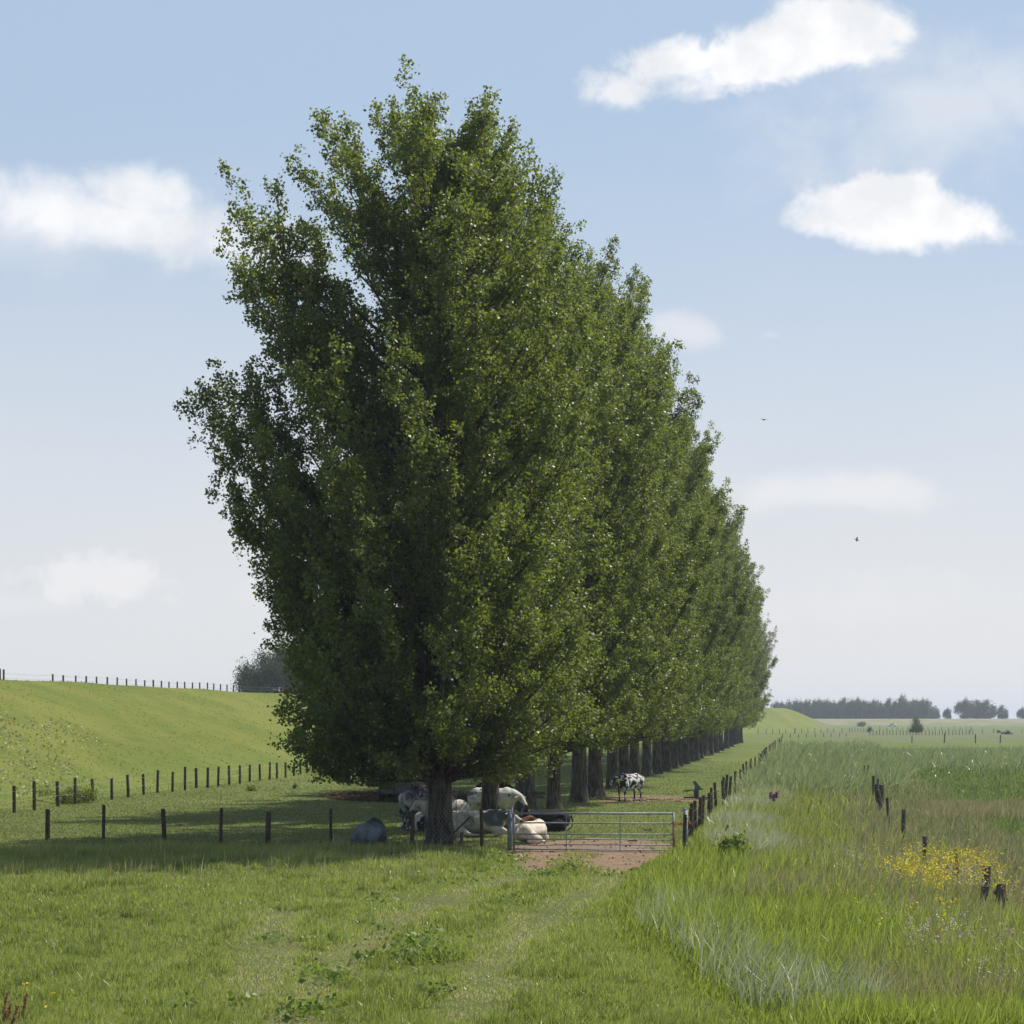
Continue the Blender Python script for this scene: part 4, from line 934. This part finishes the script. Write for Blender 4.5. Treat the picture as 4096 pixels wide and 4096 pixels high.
# ------------------------------------------------------------------ cows
def coat(name, white, dark, amount, scale, seed, soft=.04, spots=()):
    m, w, out = new_mat(name)
    tc = w.n('ShaderNodeTexCoord').outputs['Object']
    mp = w.n('ShaderNodeMapping'); mp.inputs['Location'].default_value = (seed * 3.7, seed * 1.3, seed * 2.1); w.link(tc, mp.inputs[0])
    nz = w.noise(mp.outputs[0], scale, 3, .5, dist=.4); n2 = w.noise(mp.outputs[0], 14, 3, .6)
    f = w.ss(w.m('ADD', nz, w.m('MULTIPLY', w.m('SUBTRACT', n2, .5), .12)), .5 + amount - soft, .5 + amount + soft)
    for (c, rad) in spots:                          # patches that belong to this animal's coat
        d = w.n('ShaderNodeVectorMath', operation='DISTANCE'); w.link(tc, d.inputs[0]); d.inputs[1].default_value = c
        e = w.m('ADD', d.outputs['Value'], w.m('MULTIPLY', w.m('SUBTRACT', nz, .5), .6)); f = w.m('MAXIMUM', f, w.ss(e, rad * .8, rad * 1.1, 1.0, 0.0))
    n3 = w.noise(tc, 3.5, 4, .65)
    col = w.mix(f, (*white, 1), (*dark, 1)); col = w.mix(w.m('MULTIPLY', w.ss(n2, .4, .65), .45), col, w.mix(1.0, col, (.66, .63, .60, 1), 'MULTIPLY'))
    col = w.mix(w.m('MULTIPLY', w.ss(n3, .48, .66), .5), col, w.mix(1.0, col, (.62, .56, .48, 1), 'MULTIPLY'))
    p = w.n('ShaderNodeBsdfPrincipled'); w.put(col, p.inputs['Base Color']); p.inputs['Roughness'].default_value = .8; p.inputs['Specular IOR Level'].default_value = .1
    w.link(p.outputs[0], out.inputs[0]); return m
WH = (.50, .47, .42); GR = (.20, .23, .27); BK = (.018, .018, .022)
def blob_mesh(parts, voxel=.035):
    """one continuous skin over tapered capsules: (p0, r0, p1, r1[, squash])"""
    bm = bmesh.new()
    for pt in parts:
        p0, r0, p1, r1 = Vector(pt[0]), pt[1], Vector(pt[2]), pt[3]; sq = pt[4] if len(pt) > 4 else (1, 1, 1)
        n = max(2, int((p1 - p0).length / (min(r0, r1) * .35)) + 1)
        for k in range(n):
            t = k / (n - 1); c = p0.lerp(p1, t); rr = r0 + (r1 - r0) * t
            bmesh.ops.create_icosphere(bm, subdivisions=2, radius=rr, matrix=Matrix.Translation(c) @ Matrix.Diagonal((*sq, 1)))
    me = bpy.data.meshes.new('blob'); bm.to_mesh(me); bm.free()
    o = bpy.data.objects.new('tmp', me); S.collection.objects.link(o)
    md = o.modifiers.new('r', 'REMESH'); md.mode = 'VOXEL'; md.voxel_size = voxel; md.use_smooth_shade = True
    ms = o.modifiers.new('s', 'SMOOTH'); ms.factor = .6; ms.iterations = 3
    dg = bpy.context.evaluated_depsgraph_get(); dg.update(); ev = o.evaluated_get(dg)
    out = bpy.data.meshes.new_from_object(ev, depsgraph=dg); bpy.data.objects.remove(o)
    out.materials.clear(); return out
def head_parts(n0, nr, hd, yaw, pitch):
    """neck from n0 to the poll hd, head pointing by yaw and pitch; returns blob parts and sockets"""
    d = Vector((math.cos(yaw) * math.cos(pitch), math.sin(yaw) * math.cos(pitch), math.sin(pitch))); hd = Vector(hd); side = Vector((-math.sin(yaw), math.cos(yaw), 0)); upv = side.cross(d) * -1
    if upv.z < 0: upv = -upv
    mz = hd + d * .40
    ps = [(n0, nr, hd, .135), (hd, .13, hd + d * .16, .115), (hd + d * .1, .11, mz, .075), (mz - d * .04, .082, mz + d * .02, .08)]
    for s in (-1, 1): ps.append((hd + side * s * .10 + upv * .02, .035, hd + side * s * .26 - upv * .02 - d * .02, .045, (1, 1, .7)))
    return ps, dict(hd=hd, d=d, side=side, up=upv, mz=mz)
def cow(label, X, Y, rz, mat, lying=False, scale=1.0, head=None, name='cow', group='cows resting under the poplars', tagged=False, z=None, side=1, headlow=False, graze=False):
    root = empty(name, (X, Y, gz(X, Y) if z is None else z), rz); root.scale = (scale,) * 3; tag(root, label, 'cow', group)
    if not lying:
        ps = [((-.72, 0, 1.02), .33, (-.2, 0, .98), .36), ((-.2, 0, .96), .37, (.5, 0, .99), .34), ((-.05, 0, .84), .33, (.35, 0, .84), .30),
              ((-.85, .14, 1.05), .22, (-.72, .2, .82), .23), ((-.85, -.14, 1.05), .22, (-.72, -.2, .82), .23), ((.45, 0, 1.12), .26, (.6, 0, .95), .28)]
        hoofs = []
        for s, dx in ((1, .05), (-1, -.06)):
            ps += [((-.78 + dx, .2 * s, .85), .21, (-.72 + dx, .21 * s, .66), .13), ((-.72 + dx, .21 * s, .66), .12, (-.90 + dx, .2 * s, .46), .07), ((-.90 + dx, .2 * s, .46), .062, (-.86 + dx, .2 * s, .12), .048), ((-.86 + dx, .2 * s, .12), .055, (-.84 + dx, .2 * s, .05), .058)]
            ps += [((.52 + dx, .2 * s, .85), .18, (.52 + dx, .19 * s, .62), .10), ((.52 + dx, .19 * s, .62), .09, (.54 + dx, .18 * s, .40), .062), ((.54 + dx, .18 * s, .40), .05, (.53 + dx, .18 * s, .12), .046), ((.53 + dx, .18 * s, .12), .055, (.55 + dx, .18 * s, .05), .056)]
            hoofs += [(-.83 + dx, .2 * s, 0), (.56 + dx, .18 * s, 0)]
        yaw, pitch, hd = head or (0, -.5, (1.12, 0, 1.18)); n0 = (.68, 0, 1.08); tail0 = (-1.06, 0, 1.18); tail = [(-.98, 0, 1.14), (-1.10, 0, 1.04), (-1.10, .03, .7), (-1.08, .04, .42)]
    else:
        sd = side
        ps = [((-.72, 0, .44), .36, (-.2, 0, .44), .38, (1, 1.08, 1)), ((-.2, 0, .44), .38, (.5, 0, .45), .35, (1, 1.1, 1)), ((.45, 0, .60), .25, (.65, 0, .48), .27), ((-.8, .2 * sd, .5), .24, (-.7, -.2 * sd, .5), .24),
              ((-.70, .38 * sd, .28), .22, (-.30, .50 * sd, .16), .13), ((-.30, .5 * sd, .14), .10, (-.05, .50 * sd, .08), .06), ((-.05, .50 * sd, .08), .055, (.18, .46 * sd, .06), .05),
              ((-.85, .34 * sd, .12), .10, (-.5, .55 * sd, .06), .05),
              ((.55, .22, .26), .15, (.85, .26, .16), .085), ((.85, .26, .15), .075, (.60, .34, .06), .05), ((.55, -.22, .26), .15, (.88, -.22, .16), .085), ((.88, -.22, .15), .075, (.62, -.3, .06), .05)]
        hoofs = [(.20, .46 * sd, .02)]
        yaw, pitch, hd = head or (0, -.35, (1.12, 0, .86)); n0 = (.68, 0, .62); tail = [(-1.08, 0, .60), (-1.16, .03, .40), (-1.12, .08, .16), (-1.0, .22, .05)]
    hp, so = head_parts(n0, .23, hd, yaw, pitch); ps += hp
    me = blob_mesh(ps); me.materials.append(mat); obj('body', me, root)
    m = MB(); m.tube(tail, [.045, .03, .02, .03], 7); m.tube([tail[-1], (tail[-1][0], tail[-1][1] + .02, max(.02, tail[-1][2] - .14))], [.035, .012], 7); m.build('tail', mat, root)
    for s in (-1, 1):
        m = MB(); c = so['hd'] + so['d'] * .13 + so['side'] * s * .115 + so['up'] * .03; bmesh.ops.create_uvsphere(m.b, u_segments=8, v_segments=6, radius=.022, matrix=Matrix.Translation(c)); m.build('eye', M['eye'], root)
        if tagged:
            m = MB(); m.box(so['hd'] + so['side'] * s * .25 - so['up'] * .05 + so['d'] * .03, (.05, .05, .06)); m.build('ear_tag', M['tag_yellow'], root)
    m = MB(); c = so['mz'] + so['d'] * .05; bmesh.ops.create_uvsphere(m.b, u_segments=10, v_segments=8, radius=.068, matrix=Matrix.Translation(c)); m.build('muzzle', M['hoof'], root)
    for (hx, hy, hz_) in hoofs: m = MB(); m.tube([(hx, hy, hz_), (hx - .015, hy, hz_ + .07)], [.062, .052], 8); m.build('hoof', M['hoof'], root)
    if not lying: m = MB(); m.tube([(-.45, 0, .66), (-.5, 0, .56)], [.14, .08], 10); m.build('udder', M['twine'] if False else mat, root)
    return root
D = math.radians
mwhite = coat('white_coat', WH, (.42, .38, .33), .22, 2.2, 1)
mcream = coat('cream_coat', (.58, .52, .43), (.42, .36, .29), .2, 2.0, 2)
# 1 grey-blue cow lying at the left
X, Y = P(1488, 3392); cow('blue-grey cow lying alone with its back to us left of the first poplar', X, Y, D(84), coat('blue_roan_coat', (.18, .205, .235), (.05, .06, .08), .02, 1.8, 3, .16, spots=[((.45, 0, .8), .34), ((-.2, .1, .85), .22)]), True, .98, head=(D(40), -.3, (.80, .10, .76)), side=1)
# 2 grey and white cow standing, rump to the left
X, Y = P(1712, 3318); cow('large standing cow with blue-grey back and pale rump left of the first poplar', X, Y, D(38), coat('grey_back_coat', WH, (.07, .085, .11), -.01, 1.5, 7, .10, spots=[((-.35, 0, 1.35), .48), ((.3, -.3, 1.2), .4), ((-1.0, -.15, .6), .2)]), False, 1.06, head=(D(0), -1.1, (.98, 0, .95)))
# 3 small white cow facing left
X, Y = P(1768, 3334); cow('small white standing calf with a grey face looking left beside the first poplar', X, Y, D(196), coat('white_grey_coat', WH, GR, .13, 2.4, 11, .08), False, .86, head=(D(12), -.85, (1.02, 0, 1.20)), name='calf')
# 4 white and black one lying behind the post
X, Y = P(1672, 3322); cow('black and white calf lying behind a fence post between the standing animals', X, Y, D(128), coat('pied_coat', WH, BK, .0, 1.9, 4, .02, spots=[((.1, .3, .5), .3)]), True, .82, head=(D(20), -.5, (.95, 0, .86)), name='calf')
# 5 white cow standing, head low at the right
X, Y = P(1982, 3290); cow('tall white standing cow with lowered head behind the second poplar', X, Y, D(-16), coat('white_patch_coat', WH, (.10, .11, .13), .16, 1.7, 6, .05, spots=[((-.95, -.22, 1.12), .22), ((1.2, 0, .7), .12)]), False, .98, head=(D(-35), -.75, (1.04, -.12, .98)))
# 6 white cow lying, facing right
X, Y = P(1905, 3346); cow('white cow with dark shoulder patch lying in front of the second poplar', X, Y, D(-8), coat('shoulder_patch_coat', WH, (.09, .10, .12), .14, 1.5, 9, .08, spots=[((.52, -.25, .62), .30), ((1.0, -.1, .78), .20)]), True, 1.08, head=(D(-5), -.55, (1.02, -.1, .72)), side=-1)
# 7 cream cow lying behind the gate, seen from behind
X, Y = P(2125, 3374); cow('cream white cow lying behind the left end of the gate with its rump towards us', X, Y, D(62), mcream, True, .84, head=(D(70), -.2, (1.0, .2, .72)), side=-1)
# 8 black cow lying
X, Y = P(2170, 3324); cow('black cow with a white-marked face lying on the grass behind the gate', X, Y, D(170), coat('black_coat', BK, (.5, .5, .5), .24, 3.0, 8, .03), True, .92, head=(D(90), -.55, (.72, .28, .84)), tagged=True)
# 9 black cow behind the second poplar
X, Y = P(1980, 3232); cow('black cow standing mostly hidden behind the second poplar', X, Y, D(10), coat('plain_black_coat', (.014, .014, .016), (.03, .03, .03), .1, 2, 3), False, .8, head=(0, -1.1, (1.05, 0, .75)))
# 10 brown calf lying
X, Y = P(2050, 3334); cow('brown calf lying half hidden behind the left gate post', X, Y, D(30), coat('brown_coat', (.17, .08, .045), (.10, .05, .03), 0, 2, 3), True, .62, name='calf')
# 11 spotted cow on the right
X, Y = P(2512, 3212); cow('black and white spotted cow standing in the sun at the edge of the tree row', X, Y, D(236), coat('spotted_coat', (.55, .54, .52), BK, .0, 5.0, 5, .02), False, 1.0, head=(D(-25), -.75, (1.0, -.06, 1.14)), tagged=True)
# 12 calf with a yellow tag behind the trunk
X, Y = P(1850, 3318); cow('small black calf with a yellow ear tag peeping out right of the first poplar', X, Y, D(200), coat('black_calf_coat', BK, (.03, .03, .03), .1, 2, 3), True, .6, head=(D(150), -.2, (.95, .1, 1.02)), tagged=True, name='calf')

# ------------------------------------------------------------------ birds and the far car
def bird(px, py, Y, span, rz, roll, label):
    g = empty('bird', (XA(px, Y), Y, EYE + (HY - py) * Y / F), rz); g.rotation_euler = (roll[0], roll[1], rz); tag(g, label, 'bird', 'birds in the sky')
    g.scale = (span,) * 3
    m = MB(); m.tube([(0, -.30, .0), (0, -.24, .01), (0, -.1, 0), (0, .08, 0), (0, .22, -.01), (0, .34, 0)], [.008, .035, .065, .06, .03, .01], 8); m.build('body', M['bird'], g)
    for s in (-1, 1):
        b = bmesh.new(); pts = [(0, .10, .02), (s * .22, .13, .07), (s * .5, .02, .10 if s > 0 else .03), (s * .47, -.04, .10 if s > 0 else .03), (s * .2, -.06, .07), (0, -.08, .02)]
        lo = [b.verts.new((x_, y_, z_ - .006)) for x_, y_, z_ in pts]; hi = [b.verts.new((x_, y_, z_ + .006)) for x_, y_, z_ in pts]
        b.faces.new(lo); b.faces.new(hi[::-1])
        for i in range(6): b.faces.new((lo[i], hi[i], hi[(i + 1) % 6], lo[(i + 1) % 6]))
        me = bpy.data.meshes.new('wing'); bmesh.ops.recalc_face_normals(b, faces=b.faces[:]); b.to_mesh(me); b.free(); obj('wing', me, g, M['bird'])
bird(3056, 1679, 120, .62, D(20), (.1, .05), 'dark bird gliding with spread wings, the upper of the two')
bird(3427, 2159, 110, .52, D(70), (.5, -.6), 'small dark bird banking in flight, the lower of the two')
Yc = 948; X = XA(3569, Yc); c = empty('parked_car', (X, Yc, gz(X, Yc)), D(8)); tag(c, 'tiny white car on the road below the far dike', 'car')
m = MB(); m.box((0, 0, .62), (4.2, 1.7, .62)).bevel(.12); m.build('body', M['white_paint'], c)
m = MB(); m.box((-.2, 0, 1.15), (2.2, 1.5, .46)).bevel(.15); m.build('cabin', M['glass'], c)
for sx_ in (-1.3, 1.3):
    for sy_ in (-.8, .8): m = MB(); m.tube([(sx_, sy_ - .1, .32), (sx_, sy_ + .1, .32)], .32, 12); m.build('wheel', M['rubber'], c)
X, Y = P(3428, 2908); m = MB(); m.tube([(0, 0, 0), (0, 0, 1.9)], .14, 8); m.box((0, 0, 2.0), (.5, .1, .6)); o = m.build('marker_post', M['white_paint']); o.location = (X, Y, gz(X, Y)); tag(o, 'small white marker post in the far field below the round bush', 'marker post')

# ------------------------------------------------------------------ air
m, w, out = new_mat('air')
v = w.n('ShaderNodeVolumePrincipled'); v.inputs['Color'].default_value = (.80, .88, 1.0, 1); v.inputs['Density'].default_value = .00024; v.inputs['Anisotropy'].default_value = .3
w.link(v.outputs[0], out.inputs['Volume'])
mb = MB(); x0, x1, y0, y1, z0, z1 = -3600, 3900, -120, 5600, -2.5, 36; mb.box(((x0 + x1) / 2, (y0 + y1) / 2, (z0 + z1) / 2), (x1 - x0, y1 - y0, z1 - z0))
tag(mb.build('haze', m), 'thin pale summer haze lying over the whole landscape', 'haze', kind='stuff')
